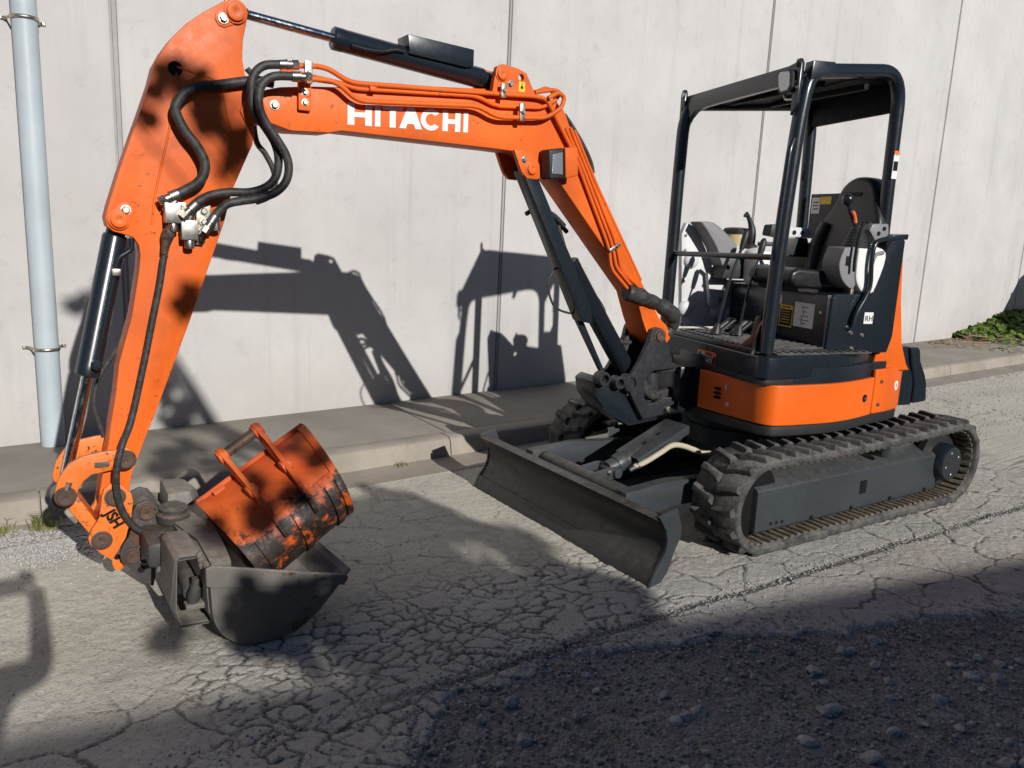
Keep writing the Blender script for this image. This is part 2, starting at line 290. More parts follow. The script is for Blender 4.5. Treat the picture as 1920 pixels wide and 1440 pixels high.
# outlines and hose paths of the front equipment in the boom plane, metres
D = {
 'arm': [(2.09, 2.341), (2.07, 2.31), (2.077, 2.269), (2.09, 2.21), (2.094, 2.141), (2.085, 2.084), (2.066, 2.028), (2.051, 1.96), (2.052, 1.89), (2.061, 1.826), (2.142, 1.647), (2.178, 1.514), (2.318, 1.126), (2.459, 0.758), (2.495, 0.675), (2.551, 0.528), (2.566, 0.453), (2.585, 0.405), (2.627, 0.393), (2.659, 0.422), (2.668, 0.467), (2.654, 0.535), (2.63, 0.646), (2.617, 0.729), (2.593, 0.854), (2.576, 0.976), (2.524, 1.155), (2.491, 1.331), (2.485, 1.389), (2.489, 1.424), (2.506, 1.451), (2.533, 1.46), (2.573, 1.471), (2.592, 1.489), (2.597, 1.52), (2.585, 1.565), (2.544, 1.689), (2.507, 1.792), (2.461, 1.917), (2.425, 2.018), (2.408, 2.08), (2.379, 2.134), (2.346, 2.181), (2.295, 2.237), (2.233, 2.287), (2.16, 2.337), (2.123, 2.356)],
 'boom': [(1.954, 2.054), (2.007, 2.038), (2.052, 2.016), (2.093, 1.984), (2.11, 1.947), (2.094, 1.912), (2.054, 1.901), (2.004, 1.916), (1.912, 1.892), (1.756, 1.899), (1.703, 1.912), (1.316, 1.907), (0.965, 1.903), (0.835, 1.9), (0.713, 1.86), (0.626, 1.799), (0.578, 1.752), (0.336, 1.502), (0.072, 1.231), (0.011, 1.089), (-0.041, 0.989), (-0.099, 0.939), (-0.169, 0.942), (-0.203, 0.989), (-0.165, 1.056), (-0.106, 1.099), (0.055, 1.319), (0.224, 1.554), (0.378, 1.772), (0.506, 1.94), (0.561, 2.047), (0.597, 2.112), (0.649, 2.148), (0.776, 2.16), (1.067, 2.141), (1.566, 2.097), (1.826, 2.072)],
 'armcyl_bracket': [(1.005, 2.131), (0.996, 2.201), (0.984, 2.258), (0.955, 2.273), (0.874, 2.264), (0.828, 2.249), (0.77, 2.155)],
 'armcyl_hole': [(0.855, 2.227), (0.839, 2.23)],
 'boomcyl_bracket': [(0.873, 1.908), (0.789, 1.903), (0.739, 1.868), (0.697, 1.796), (0.74, 1.78), (0.793, 1.781), (0.826, 1.809), (0.843, 1.842)],
 'p_foot': [(-0.085, 0.13, 1.006)],
 'p_armtop': [(2.118, 0.085, 2.305)],
 'p_armtopbolt': [(2.163, 0.085, 2.274)],
 'p_bucktop': [(2.552, 0.085, 1.516)],
 'p_bucktopbolt': [(2.528, 0.085, 1.551)],
 'p_pivbolt': [(1.977, 0.09, 1.983)],
 'p_cylbase': [(0.958, 0.11, 2.229)],
 'p_cylbasebolt': [(0.91, 0.11, 2.192)],
 'p_sticker': [(0.85, 0.1, 2.187)],
 'p_boomcyl': [(0.772, 0.1, 1.828)],
 'p_boomcylbolt': [(0.816, 0.1, 1.866)],
 'p_linkA': [(2.575, 0.135, 0.609)],
 'p_linkB': [(2.784, 0.135, 0.489)],
 'p_hook1': [(2.616, 0.11, 0.456)],
 'p_hook2': [(2.671, 0.11, 0.287)],
 'p_tilt1': [(2.507, 0.1, 0.375)],
 'p_tilt2': [(2.565, 0.1, 0.199)],
 'p_ear': [(2.615, 0.1, 0.177)],
 'hose1': [(2.062, 0.02, 2.062), (2.19, 0.1, 2.031), (2.26, 0.115, 2.015), (2.317, 0.125, 1.983), (2.349, 0.13, 1.935), (2.345, 0.13, 1.897), (2.317, 0.13, 1.844), (2.28, 0.13, 1.797), (2.254, 0.13, 1.743), (2.258, 0.13, 1.697), (2.283, 0.125, 1.661), (2.324, 0.12, 1.634), (2.35, 0.12, 1.62)],
 'hose2': [(1.974, 0.15, 2.126), (2.027, 0.15, 2.116), (2.062, 0.15, 2.089), (2.08, 0.15, 2.047), (2.081, 0.15, 1.996), (2.071, 0.15, 1.941), (2.03, 0.15, 1.887), (1.995, 0.15, 1.833), (1.981, 0.15, 1.775), (1.991, 0.15, 1.709), (2.028, 0.15, 1.665), (2.094, 0.15, 1.64), (2.175, 0.15, 1.635), (2.238, 0.15, 1.62), (2.278, 0.15, 1.598), (2.292, 0.15, 1.586)],
 'hose3': [(1.937, 0.19, 2.083), (2.003, 0.19, 2.074), (2.044, 0.19, 2.047), (2.062, 0.19, 2.005), (2.06, 0.19, 1.949), (2.034, 0.19, 1.895), (1.999, 0.19, 1.847), (1.964, 0.19, 1.792), (1.952, 0.19, 1.74), (1.965, 0.19, 1.686), (2.008, 0.19, 1.642), (2.074, 0.19, 1.617), (2.133, 0.19, 1.605), (2.185, 0.19, 1.591), (2.219, 0.19, 1.561), (2.232, 0.19, 1.544)],
 'hose4': [(2.034, -0.12, 2.14), (2.004, -0.12, 2.096), (2.012, -0.12, 1.984), (2.001, -0.12, 1.861), (1.964, -0.12, 1.808), (1.932, -0.12, 1.747), (1.925, -0.12, 1.689), (1.947, -0.12, 1.636), (2.006, -0.12, 1.607)],
 'hose5': [(2.4, 0.1, 1.392), (2.408, 0.1, 1.369), (2.425, 0.1, 1.274), (2.458, 0.1, 1.126), (2.491, 0.1, 0.976), (2.53, 0.1, 0.826), (2.515, 0.1, 0.854), (2.545, 0.11, 0.76), (2.585, 0.16, 0.677), (2.607, 0.17, 0.598), (2.613, 0.16, 0.526), (2.606, 0.15, 0.45), (2.583, 0.14, 0.378), (2.541, 0.13, 0.316), (2.477, 0.12, 0.265), (2.406, 0.08, 0.23)],
 'coupling': [(2.375, 0.105, 1.521), (2.382, 0.105, 1.486), (2.394, 0.105, 1.451), (2.405, 0.105, 1.393)],
 'hosebk': [(2.501, -0.1, 1.119), (2.554, -0.1, 1.023), (2.627, -0.1, 0.908), (2.655, -0.1, 0.823), (2.657, -0.1, 0.757), (2.63, -0.1, 0.649)],
 'tubeA': [(1.916, 0.11, 2.136), (1.779, 0.11, 2.15), (1.677, 0.11, 2.101), (1.081, 0.11, 2.134), (0.771, 0.11, 2.152), (0.718, 0.11, 2.147), (0.684, 0.11, 2.104), (0.551, 0.11, 1.926)],
 'tubeB': [(1.9, 0.13, 2.089), (1.743, 0.13, 2.098), (1.651, 0.13, 2.03), (1.089, 0.13, 2.073), (0.99, 0.13, 2.036), (0.726, 0.13, 2.059), (0.644, 0.13, 2.115), (0.628, 0.13, 2.164), (0.665, 0.13, 2.181), (0.721, 0.13, 2.149)],
 'tubeC': [(1.838, 0.1, 2.097), (1.713, 0.1, 2.096), (1.649, 0.1, 2.082), (1.084, 0.1, 2.12), (0.985, 0.1, 2.087), (0.731, 0.1, 2.107), (0.659, 0.1, 2.151), (0.634, 0.1, 2.188), (0.672, 0.1, 2.196), (0.777, 0.1, 2.171)],
 'tubeD': [(1.936, 0.02, 2.121), (1.868, 0.02, 2.127), (1.653, 0.02, 2.106), (1.033, 0.02, 2.157), (0.726, 0.02, 2.186), (0.664, 0.02, 2.215), (0.619, 0.02, 2.198), (0.604, 0.02, 2.139), (0.441, 0.02, 1.922)],
 'lineA': [(0.615, 0.1, 2.028), (0.512, 0.1, 1.872), (0.303, 0.1, 1.503), (0.278, 0.1, 1.446), (0.261, 0.1, 1.362), (0.13, 0.1, 1.249), (0.072, 0.1, 1.232)],
 'lineB': [(0.591, 0.1, 2.03), (0.48, 0.1, 1.855), (0.277, 0.1, 1.509), (0.251, 0.1, 1.447), (0.231, 0.1, 1.373), (0.111, 0.1, 1.267), (0.043, 0.1, 1.232)],
 'lineC': [(0.567, 0.1, 2.033), (0.447, 0.1, 1.838), (0.25, 0.1, 1.51), (0.224, 0.1, 1.447), (0.195, 0.1, 1.352), (0.084, 0.1, 1.282), (0.03, 0.1, 1.243)],
 'lineD': [(0.528, 0.08, 2.028), (0.376, 0.08, 1.783), (0.09, 0.08, 1.373), (0.041, 0.08, 1.302)],
 'cable': [(0.579, 0.06, 2.097), (0.521, 0.06, 2.04), (0.45, 0.06, 1.958), (0.402, 0.06, 1.885), (0.385, 0.06, 1.835)],
 'sheath': [(0.15, 0.1, 1.243), (0.042, 0.1, 1.215), (-0.088, 0.09, 1.174), (-0.201, 0.08, 1.114), (-0.226, 0.06, 1.042), (-0.18, 0.04, 0.993)],
 'armcyl': [(2.121, 0.0, 2.326), (1.728, 0.0, 2.288), (1.716, 0.0, 2.286), (1.002, 0.0, 2.215), (0.945, -0.0, 2.213)],
 'armcyl_guard': [(1.401, 2.34), (1.082, 2.322), (1.082, 2.252), (1.115, 2.241), (1.394, 2.26)],
 'armcyl_pipe': [(1.65, 0.055, 2.258), (1.584, 0.055, 2.251), (1.517, 0.055, 2.253), (1.458, 0.055, 2.267), (1.414, 0.055, 2.265)],
 'bkcyl': [(2.546, 0.0, 1.527), (2.56, -0.0, 1.457), (2.681, -0.0, 0.92), (2.687, -0.0, 0.91), (2.774, -0.0, 0.571), (2.793, -0.0, 0.45)],
 'bkcyl_pipe': [(2.51, 0.055, 1.446), (2.512, 0.055, 1.405), (2.534, 0.055, 1.39), (2.556, 0.055, 1.375), (2.568, 0.055, 1.34), (2.641, 0.055, 1.012), (2.651, 0.055, 0.97)],
 'boomcyl': [(0.733, 0.0, 1.83), (0.667, -0.0, 1.766), (0.476, -0.0, 1.397), (0.465, -0.0, 1.386), (0.02, 0.0, 0.781), (-0.02, -0.0, 0.711)],
 'boomcyl_guard': [(0.817, 1.804), (0.734, 1.787), (0.545, 1.55), (0.369, 1.197), (0.389, 1.141), (0.551, 1.389)],
 'boomcyl_guard2': [(0.829, 1.803), (0.749, 1.778), (0.357, 1.165), (0.414, 1.144)],
 'post': [(-0.035, 1.044), (-0.066, 1.052), (-0.101, 1.045), (-0.128, 1.019), (-0.129, 0.983), (-0.152, 0.955), (-0.177, 0.895), (-0.195, 0.867), (-0.187, 0.853), (-0.244, 0.834), (-0.245, 0.82), (-0.12, 0.813), (-0.067, 0.813), (-0.028, 0.793), (-0.006, 0.758), (-0.012, 0.666), (-0.039, 0.627), (-0.104, 0.627), (-0.143, 0.652), (-0.236, 0.626), (-0.232, 0.61), (-0.162, 0.585), (-0.159, 0.557), (-0.013, 0.541), (0.054, 0.639), (0.101, 0.71), (0.131, 0.73), (0.134, 0.762), (0.113, 0.783), (0.087, 0.799), (0.052, 0.851), (0.008, 0.93), (-0.016, 0.974), (-0.026, 1.022)],
 'post_pins': [(0.096, 0.13, 0.752), (0.172, 0.13, 0.759), (0.278, 0.13, 0.786), (-0.183, 0.13, 0.588)],
 'post_hose': [(-0.083, 0.06, 0.756), (-0.106, 0.06, 0.708), (-0.17, 0.06, 0.671), (-0.233, 0.06, 0.647)],
 'post_hose2': [(-0.078, 0.04, 0.682), (-0.129, 0.04, 0.651), (-0.215, 0.04, 0.64), (-0.298, 0.04, 0.672), (-0.408, 0.04, 0.694)],
 'link': [(2.82, 0.504), (2.803, 0.562), (2.767, 0.612), (2.721, 0.637), (2.658, 0.647), (2.601, 0.65), (2.575, 0.662), (2.551, 0.643), (2.541, 0.609), (2.553, 0.579), (2.579, 0.57), (2.611, 0.575), (2.655, 0.568), (2.693, 0.563), (2.721, 0.54), (2.74, 0.509), (2.754, 0.47), (2.787, 0.454), (2.815, 0.477)],
 'hook': [(2.663, 0.466), (2.653, 0.494), (2.63, 0.512), (2.591, 0.503), (2.559, 0.464), (2.553, 0.433), (2.562, 0.366), (2.586, 0.283), (2.638, 0.197), (2.676, 0.233), (2.712, 0.275), (2.717, 0.305), (2.703, 0.337), (2.676, 0.379), (2.666, 0.433)],
 'hook_ear': [(2.634, 0.178), (2.587, 0.164), (2.589, 0.126), (2.608, 0.114), (2.627, 0.125), (2.634, 0.146)],
 'tilt': [(2.558, 0.379), (2.542, 0.409), (2.511, 0.422), (2.478, 0.411), (2.456, 0.373), (2.438, 0.321), (2.447, 0.301), (2.473, 0.131), (2.493, 0.051), (2.518, 0.072), (2.565, 0.135), (2.603, 0.177), (2.611, 0.214), (2.598, 0.247), (2.574, 0.282), (2.56, 0.332)],
 'lowlink': [(2.741, 0.462), (2.678, 0.345), (2.703, 0.288), (2.778, 0.412)],
 'letters': [(1.678, 0.086, 1.939), (1.114, 0.086, 1.96), (1.678, 0.086, 2.025), (1.117, 0.086, 2.05)],
 'letters2': [(1.678, 0.086, 1.939), (1.115, 0.086, 1.96), (1.678, 0.086, 2.025), (1.118, 0.086, 2.049)],
 'clampA': [(1.855, 0.12, 2.115), (1.863, 0.12, 2.0), (1.863, 0.12, 2.04)],
 'clampB': [(0.964, 0.13, 2.153), (0.867, 0.13, 2.07), (1.578, 0.13, 2.08)],
 'clampC': [(0.261, 0.11, 1.473)],
 'lampbox': [(0.643, 1.931), (0.57, 1.939), (0.557, 1.808), (0.63, 1.79)],
 'lamp': [(0.731, 1.916), (0.643, 1.931), (0.628, 1.79), (0.716, 1.78)],
 'valveA': [(2.371, 0.115, 1.547), (2.4, 0.115, 1.571), (2.338, 0.115, 1.546), (2.355, 0.115, 1.594)],
 'valveB': [(2.315, 0.115, 1.486), (2.345, 0.115, 1.494), (2.281, 0.115, 1.473), (2.293, 0.115, 1.548), (2.286, 0.115, 1.589)],
 'valveC': [(2.257, 0.115, 1.538), (2.217, 0.115, 1.522), (2.216, 0.115, 1.555)],
 'weld1': [(2.334, 2.058), (2.368, 1.843), (2.425, 1.613), (2.44, 1.503)],
 'weld2': [(2.333, 2.08), (2.179, 2.049), (2.148, 1.893), (2.116, 1.75)],
 'slot': [(2.338, 2.073)],
}

# ------------------------------------------------------------------ setting: road, shoulder, footpath
def yk(x): return 1.22+.0755*(x+3.94)          # kerb line
def yw(x): return 2.30+.0993*(x+3.92)          # foot of the wall
EDGE = [(-60,-6),(-9,-1.9),(-3.4,-1.62),(-3.12,-1.47),(-3.0,-1.33),(-2.69,-1.11),(-2.4,-1.06),(-2.09,-1.05),(-1.7,-1.16),(-1.44,-1.25),(-1.22,-1.34),(-.7,-1.55),(-.22,-1.74),(2,-2.3),(12,-4),(60,-12)]
EX, EY = np.array([e[0] for e in EDGE]), np.array([e[1] for e in EDGE])
def yedge(x): return np.interp(x, EX, EY)

def asphalt():
    g = NG('cracked_dusty_asphalt')
    def attr(n):
        a = g.n.new('ShaderNodeAttribute'); a.attribute_name = n; return a.outputs['Fac']
    crk, bare = attr('crack'), attr('bare')
    chips = g.vor(120., 'F1'); chipc = g.sep(chips.outputs['Color'])[0]
    mid = g.noise(26, 7, .7); low = g.noise(2.1, 4, .6)
    col = g.mix(g.mr(low.outputs[0], .3, .7), (.455,.425,.36), (.565,.53,.45))
    col = g.mix(g.mr(mid.outputs[0], .40, .74, 0, .5), col, (.31,.29,.265))
    col = g.mix(g.math('MULTIPLY', g.mr(chipc, .7, .95), .4), col, (.52,.50,.46))
    col = g.mix(g.math('MULTIPLY', g.mr(chipc, .0, .14, 1, 0), .5), col, (.14,.135,.13))
    col = g.mix(g.math('MULTIPLY', bare, g.mr(mid.outputs[0], .3, .6, .45, .9)), col, (.39,.375,.355))
    oil = g.noise(1.3, 5, .65, None, .6); col = g.mix(g.mr(oil.outputs[0], .58, .70, 0, .42), col, (.20,.188,.17))
    trk = g.noise(2.2, 5, .7, g.P((.25,1.6,1))); col = g.mix(g.mr(trk.outputs[0], .5, .68, 0, .35), col, (.56,.53,.46))
    col = g.mix(g.math('MULTIPLY', crk, .95), col, g.mix(g.mr(chipc, .3, .95), (.035,.033,.031), (.20,.185,.17)))
    h = g.math('ADD', g.math('MULTIPLY', g.mr(chips.outputs['Distance'], .0, .6, 1, 0), .5), g.math('MULTIPLY', mid.outputs[0], 1.2))
    g.bump(h, .55, .006)
    return g.set(col, .93, 0, .2)
def gravelmat():
    g = NG('gravel_dirt'); n = g.noise(9, 7, .7); v = g.vor(75., 'F1'); cc = g.sep(v.outputs['Color'])
    c = g.mix(g.mr(n.outputs[0], .3, .7), (.165,.16,.152), (.26,.25,.236))
    c = g.mix(g.mr(cc[0], .7, .9, 0, .5), c, (.36,.35,.33)); c = g.mix(g.mr(cc[1], .7, .9, 0, .6), c, (.09,.087,.082))
    g.bump(g.math('ADD', g.mr(v.outputs['Distance'], 0, .65, 1, 0), n.outputs[0]), .5, .010)
    return g.set(c, .95, 0, .15)
def concrete(name, a, b, stain=(.2,.19,.17), scale=1, streak=0.):
    g = NG(name); n = g.noise(1.1*scale, 6, .6); n2 = g.noise(7*scale, 7, .7); f = g.noise(120, 4, .7)
    c = g.mix(g.mr(n.outputs[0], .3, .7), a, b)
    c = g.mix(g.mr(n2.outputs[0], .52, .78, 0, .45), c, stain)
    v = g.vor(34, 'F1'); c = g.mix(g.math('MULTIPLY', g.mr(v.outputs['Distance'], .05, .13, 1, 0), g.mr(n2.outputs[0], .45, .6, 0, .6)), c, tuple(x*.45 for x in stain))
    if streak:
        st = g.noise(3.2, 6, .7, g.P((1.6,1.6,.07))); c = g.mix(g.math('MULTIPLY', g.mr(st.outputs[0], .5, .78), streak), c, tuple(x*.8 for x in stain))
        st2 = g.noise(26, 3, .6, g.P((1,1,.03))); c = g.mix(g.mr(st2.outputs[0], .3, .75, 0, .05), c, stain)
        sp = g.noise(55, 6, .8); c = g.mix(g.math('MULTIPLY', g.mr(sp.outputs[0], .63, .70), g.mr(n2.outputs[0], .42, .58, .1, .8)), c, (.20,.19,.185))
        low = g.mr(g.math('ADD', g.sep(g.pos.outputs['Position'])[2], g.math('MULTIPLY', n2.outputs[0], .5)), .2, .85, 1, 0)
        c = g.mix(g.math('MULTIPLY', low, .30), c, (.33,.29,.24))
    g.bump(g.math('ADD', g.math('MULTIPLY', f.outputs[0], .4), n2.outputs[0]), .25, .006)
    return g.set(c, .88, 0, .25)
M['asphalt'] = asphalt(); M['gravel'] = gravelmat()
M['pave'] = concrete('footpath_concrete', (.235,.215,.182), (.30,.275,.235), (.155,.14,.12), 1.6)
M['kerb'] = concrete('kerb_concrete', (.255,.228,.19), (.325,.29,.245), (.16,.14,.115), 3)
M['wall'] = concrete('cast_wall_concrete', (.465,.45,.44), (.53,.514,.503), (.33,.318,.31), 1, .30)
M['jointfill'] = concrete('joint_sealant', (.30,.293,.287), (.36,.352,.345), (.21,.205,.20), 2)

def spaced(lo, d0, d1, hi, step, grow=1.35):
    a = list(np.arange(d0, d1, step)); s = step; x = d0
    while x > lo: s *= grow; x -= s; a.insert(0, max(x, lo))
    s = step; x = a[-1]
    while x < hi: s *= grow; x += s; a.append(min(x, hi))
    return np.array(a)
def gridmesh(name, X, Y, Z):
    nx, ny = X.shape; vs = np.stack([X,Y,Z], -1).reshape(-1,3)
    i = np.arange(nx*ny).reshape(nx, ny); q = np.stack([i[:-1,:-1],i[1:,:-1],i[1:,1:],i[:-1,1:]], -1).reshape(-1,4)
    me = bpy.data.meshes.new(name); me.vertices.add(len(vs)); me.vertices.foreach_set('co', vs.ravel())
    me.loops.add(q.size); me.loops.foreach_set('vertex_index', q.ravel()); me.polygons.add(len(q))
    me.polygons.foreach_set('loop_start', np.arange(0, q.size, 4)); me.polygons.foreach_set('use_smooth', np.ones(len(q), bool))
    me.update(); me.validate(); return me
def wob(x, s):   # cheap smooth pseudo-noise
    return (np.sin(x*2.1*s+1.3)+.6*np.sin(x*4.7*s+4)+.4*np.sin(x*9.3*s+2)+.3*np.sin(x*19.7*s+.5)+.22*np.sin(x*41*s+.9))/2.5
# numpy noise and crack cells for the old seal
def _h(i, j, k):
    n = (i*374761393+j*668265263+k*982451653).astype(np.int64); n = (n ^ (n >> 13))*1274126177; n = n ^ (n >> 16); return (n & 0xffff)/65535.
def vnoise(x, y, k=0):
    i = np.floor(x).astype(np.int64); j = np.floor(y).astype(np.int64); u = x-i; v = y-j; u = u*u*(3-2*u); v = v*v*(3-2*v)
    return (_h(i,j,k)*(1-u)+_h(i+1,j,k)*u)*(1-v)+(_h(i,j+1,k)*(1-u)+_h(i+1,j+1,k)*u)*v
def fbm(x, y, k=0, o=4):
    s = 0; a = .5
    for n in range(o): s = s+a*vnoise(x*2**n, y*2**n, k+n); a *= .5
    return s/(1-.5**o)
def sstep(a, b, x): t = np.clip((x-a)/(b-a), 0, 1); return t*t*(3-2*t)
def cells(x, y, k):
    """distance to the nearest cell border and a random value per cell (unit cells)"""
    i0 = np.floor(x).astype(np.int64); j0 = np.floor(y).astype(np.int64); best = np.full(x.shape, 9.); bx = np.zeros_like(x); by = np.zeros_like(x); rv = np.zeros_like(x)
    for di in (-1,0,1):
        for dj in (-1,0,1):
            i, j = i0+di, j0+dj; px = i+_h(i,j,k)-x; py = j+_h(i,j,k+7)-y; d = px*px+py*py; m = d < best
            best = np.where(m, d, best); bx = np.where(m, px, bx); by = np.where(m, py, by); rv = np.where(m, _h(i,j,k+3), rv)
    ed = np.full(x.shape, 9.)
    for di in (-2,-1,0,1,2):
        for dj in (-2,-1,0,1,2):
            i, j = i0+di, j0+dj; px = i+_h(i,j,k)-x; py = j+_h(i,j,k+7)-y; qx = px-bx; qy = py-by; q = np.sqrt(qx*qx+qy*qy)
            e = np.where(q > 1e-6, (.5*(px+bx)*qx+.5*(py+by)*qy)/np.maximum(q,1e-6), 9.); ed = np.minimum(ed, e)
    return ed, rv
xs = spaced(-60, -4.4, 1.9, 60, .0082); ts = spaced(0, .01, 2.75, 60, .0082)
Xg, Tg = np.meshgrid(xs, ts, indexing='ij'); Yg = yk(Xg)-.30-Tg
wx = Xg+.22*(fbm(Xg*1.9,Yg*1.9,15,3)-.5)+.12*(fbm(Xg*5,Yg*5,11)-.5)+.03*(fbm(Xg*22,Yg*22,12,3)-.5); wy = Yg+.22*(fbm(Xg*1.9,Yg*1.9,25,3)-.5)+.12*(fbm(Xg*5,Yg*5,21)-.5)+.03*(fbm(Xg*22,Yg*22,22,3)-.5)
S1, S2 = .25, .075
d1, v1 = cells(wx/S1*.8, wy/S1*1.25, 1); d1 *= S1*.9
d2, v2 = cells(wx/S2*.85, wy/S2*1.2, 2); d2 *= S2*.9
zn = fbm(Xg*1.1, Yg*1.1, 31, 3)
near = sstep(.15, -.65, Yg); clean = sstep(-3.75, -2.5, Xg+1.1*np.clip(-Yg-.5,0,1)); leftshade = sstep(-.45,-.75,Yg)
amt = np.clip(np.maximum(near*.95, sstep(.45,.62,zn)*.65), 0, 1)*np.maximum(clean, .10+.75*leftshade)
w1 = .0042+.007*fbm(Xg*4,Yg*4,41,3)**2*near*1.4; w2 = .0042+.003*fbm(Xg*6,Yg*6,42,3)
c1 = (1-sstep(w1*.35, w1, d1))*amt
m2 = sstep(.42,.56,fbm(Xg*1.6,Yg*1.6,51,3))*sstep(-.15,-.5,Yg)*sstep(-3.6,-3.0,Xg+1.0*leftshade)*sstep(-.3,-1.5,Xg)+.25*near*clean
c2 = (1-sstep(w2*.35, w2, d2))*np.clip(m2,0,1)*sstep(.28,.46,fbm(Xg*7,Yg*7,45,3))
c1 = c1*sstep(.22,.42,fbm(Xg*5,Yg*5,46,3))
jl = np.abs(Yg+1.0+.05*(fbm(Xg*3,Yg*0,61)-.5)+.02*(fbm(Xg*14,Yg*14,62)-.5)); jt = (1-sstep(.010,.030,jl))*sstep(.32,.5,fbm(Xg*1.2,Yg*1.2,63,2)+.15)*sstep(-3.1,-2.7,Xg)
crk = np.clip(np.maximum(np.maximum(c1,c2),jt*.9),0,1)
bare = np.clip(sstep(-.3,-.9,Yg)*(.45+.9*(zn-.4))+.25*sstep(.5,.66,zn),0,1)
dist = Yg-(yedge(Xg)+.055*wob(Xg,1)+.03*wob(Xg*3+Yg*2,1.7)+.03*(v1-.5)*2+.09*(fbm(Xg*12,Yg*12,71)-.5))
Zg = np.where(dist > 0, 0, -.05*np.clip(-dist/.022, 0, 1)) - .006*np.exp(-np.clip(dist,0,9)/.03)
Zg = Zg-.006*crk+(.004*(v1-.5)*amt*sstep(0,.008,d1))+.005*(fbm(Xg*7,Yg*7,81,4)-.5)+.012*(fbm(Xg*1.5,Yg*1.5,82,2)-.5)+.004*(fbm(Xg*45,Yg*45,83,2)-.5)
Zg = Zg*sstep(0,.06,Tg)
rme = gridmesh('road', Xg, Yg, Zg)
for nm, arr in (('crack',crk),('bare',bare)):
    at = rme.attributes.new(nm, 'FLOAT', 'POINT'); at.data.foreach_set('value', arr.astype(np.float32).ravel())
road = structure(put('road', rme, 'asphalt'))
xs2 = spaced(-70, -3.6, 1.2, 70, .014); ys2 = spaced(-70, -2.7, -.85, 2, .014)
X2, Y2 = np.meshgrid(xs2, ys2, indexing='ij'); 
Z2 = np.where(Y2 > yedge(X2)+.25, -.15, -.018+.016*(fbm(X2*2.5,Y2*2.5,91,4)-.5)+.008*(fbm(X2*14,Y2*14,92,4)-.5)+.006*(fbm(X2*40,Y2*40,93,2)-.5))
shoulder = structure(put('gravel_shoulder', gridmesh('gravel_shoulder', X2, Y2, Z2), 'gravel'))
# far ground reaching the horizon
structure(put('ground', gridmesh('ground', *np.meshgrid(np.linspace(-300,300,5), np.linspace(-300,300,5), indexing='ij'), np.full((5,5), -.35)), 'gravel'))

# footpath slabs, kerb stones and gutter
fp = MB().prism([(-9,yk(-9)+.1,-.2),(50,yk(50)+.1,-.2),(50,yw(50)+.3,-.2),(-9,yw(-9)+.3,-.2)], [(-9,yk(-9)+.1,.116),(50,yk(50)+.1,.116),(50,yw(50)+.3,.116),(-9,yw(-9)+.3,.116)]).build('footpath', 'pave')
structure(fp)
def spread(a, b, dx): return np.arange(a, b, dx)
for k, x0 in enumerate(spread(-7.4, 46, 3.05)):
    x1 = x0+3.043; dz = random.uniform(-.002,.002)
    m = MB(); P = [(x0,yk(x0)+.151),(x1,yk(x1)+.151),(x1,yw(x1)+.2),(x0,yw(x0)+.2)]
    m.prism([(x,y,0) for x,y in P], [(x,y,.130+dz) for x,y in P]); m.build('paving_slab', 'pave', fp, .005)
for k, x0 in enumerate(spread(-8.61, 46, 2.42)):
    x1 = x0+2.413; A = []; Bv = []
    for x, L in ((x0,A),(x1,Bv)):
        y = yk(x)
        for dy, z in ((.148,-.1),(.148,.1305),(.03,.1315),(.006,.121),(-.008,.095),(-.03,-.02),(-.03,-.1)): L.append((x, y+dy, z))
    MB().prism(A, Bv).build('kerb_stone', 'kerb', fp, .004, 50)
A = []; Bv = []
for x, L in ((-9,A),(48,Bv)):
    y = yk(x)
    for dy, z in ((-.02,-.1),(-.02,.010),(-.12,-.002),(-.30,.004),(-.315,-.02),(-.315,-.1)): L.append((x, y+dy, z))
structure(MB().prism(A, Bv).build('gutter', 'kerb', None, 0))

# ------------------------------------------------------------------ concrete wall with panels
WD = Vector((math.cos(R(5.67)), math.sin(R(5.67)), 0)); WN = Vector((math.sin(R(5.67)), -math.cos(R(5.67)), 0)); WA = Vector((-3.92,2.30,0))
def Wp(s, d, z): return WA+WD*s+WN*d+Vector((0,0,z))
wall = empty('concrete_wall', Wp(6, 0, .13), 'tall pale grey cast concrete wall with vertical panel joints behind the excavator', 'wall')
seams = [-5.2,-2.2,.735,3.72,7.27,11.585,15.2,18.8,22.4,26,29.6,33.2,36.8,40.4,44,47.6,51.2]
WT = 6.4
for a, b in zip(seams[:-1], seams[1:]):
    g = .021
    MB().prism([Wp(a+g,-.25,-.1),Wp(b-g,-.25,-.1),Wp(b-g,0,-.1),Wp(a+g,0,-.1)], [Wp(a+g,-.25,WT),Wp(b-g,-.25,WT),Wp(b-g,0,WT),Wp(a+g,0,WT)]).build('wall_panel', 'wall', wall, .009, seg=2)
for s in seams:
    MB().box(Wp(s,-.135,WT/2), (.06,.24,WT), WD, WN).build('joint_strip', 'jointfill', wall, 0)
    MB().box(Wp(s,-.010,WT/2), (.012,.012,WT-.02), WD, WN).build('joint_bead', 'jointfill', wall, 0)

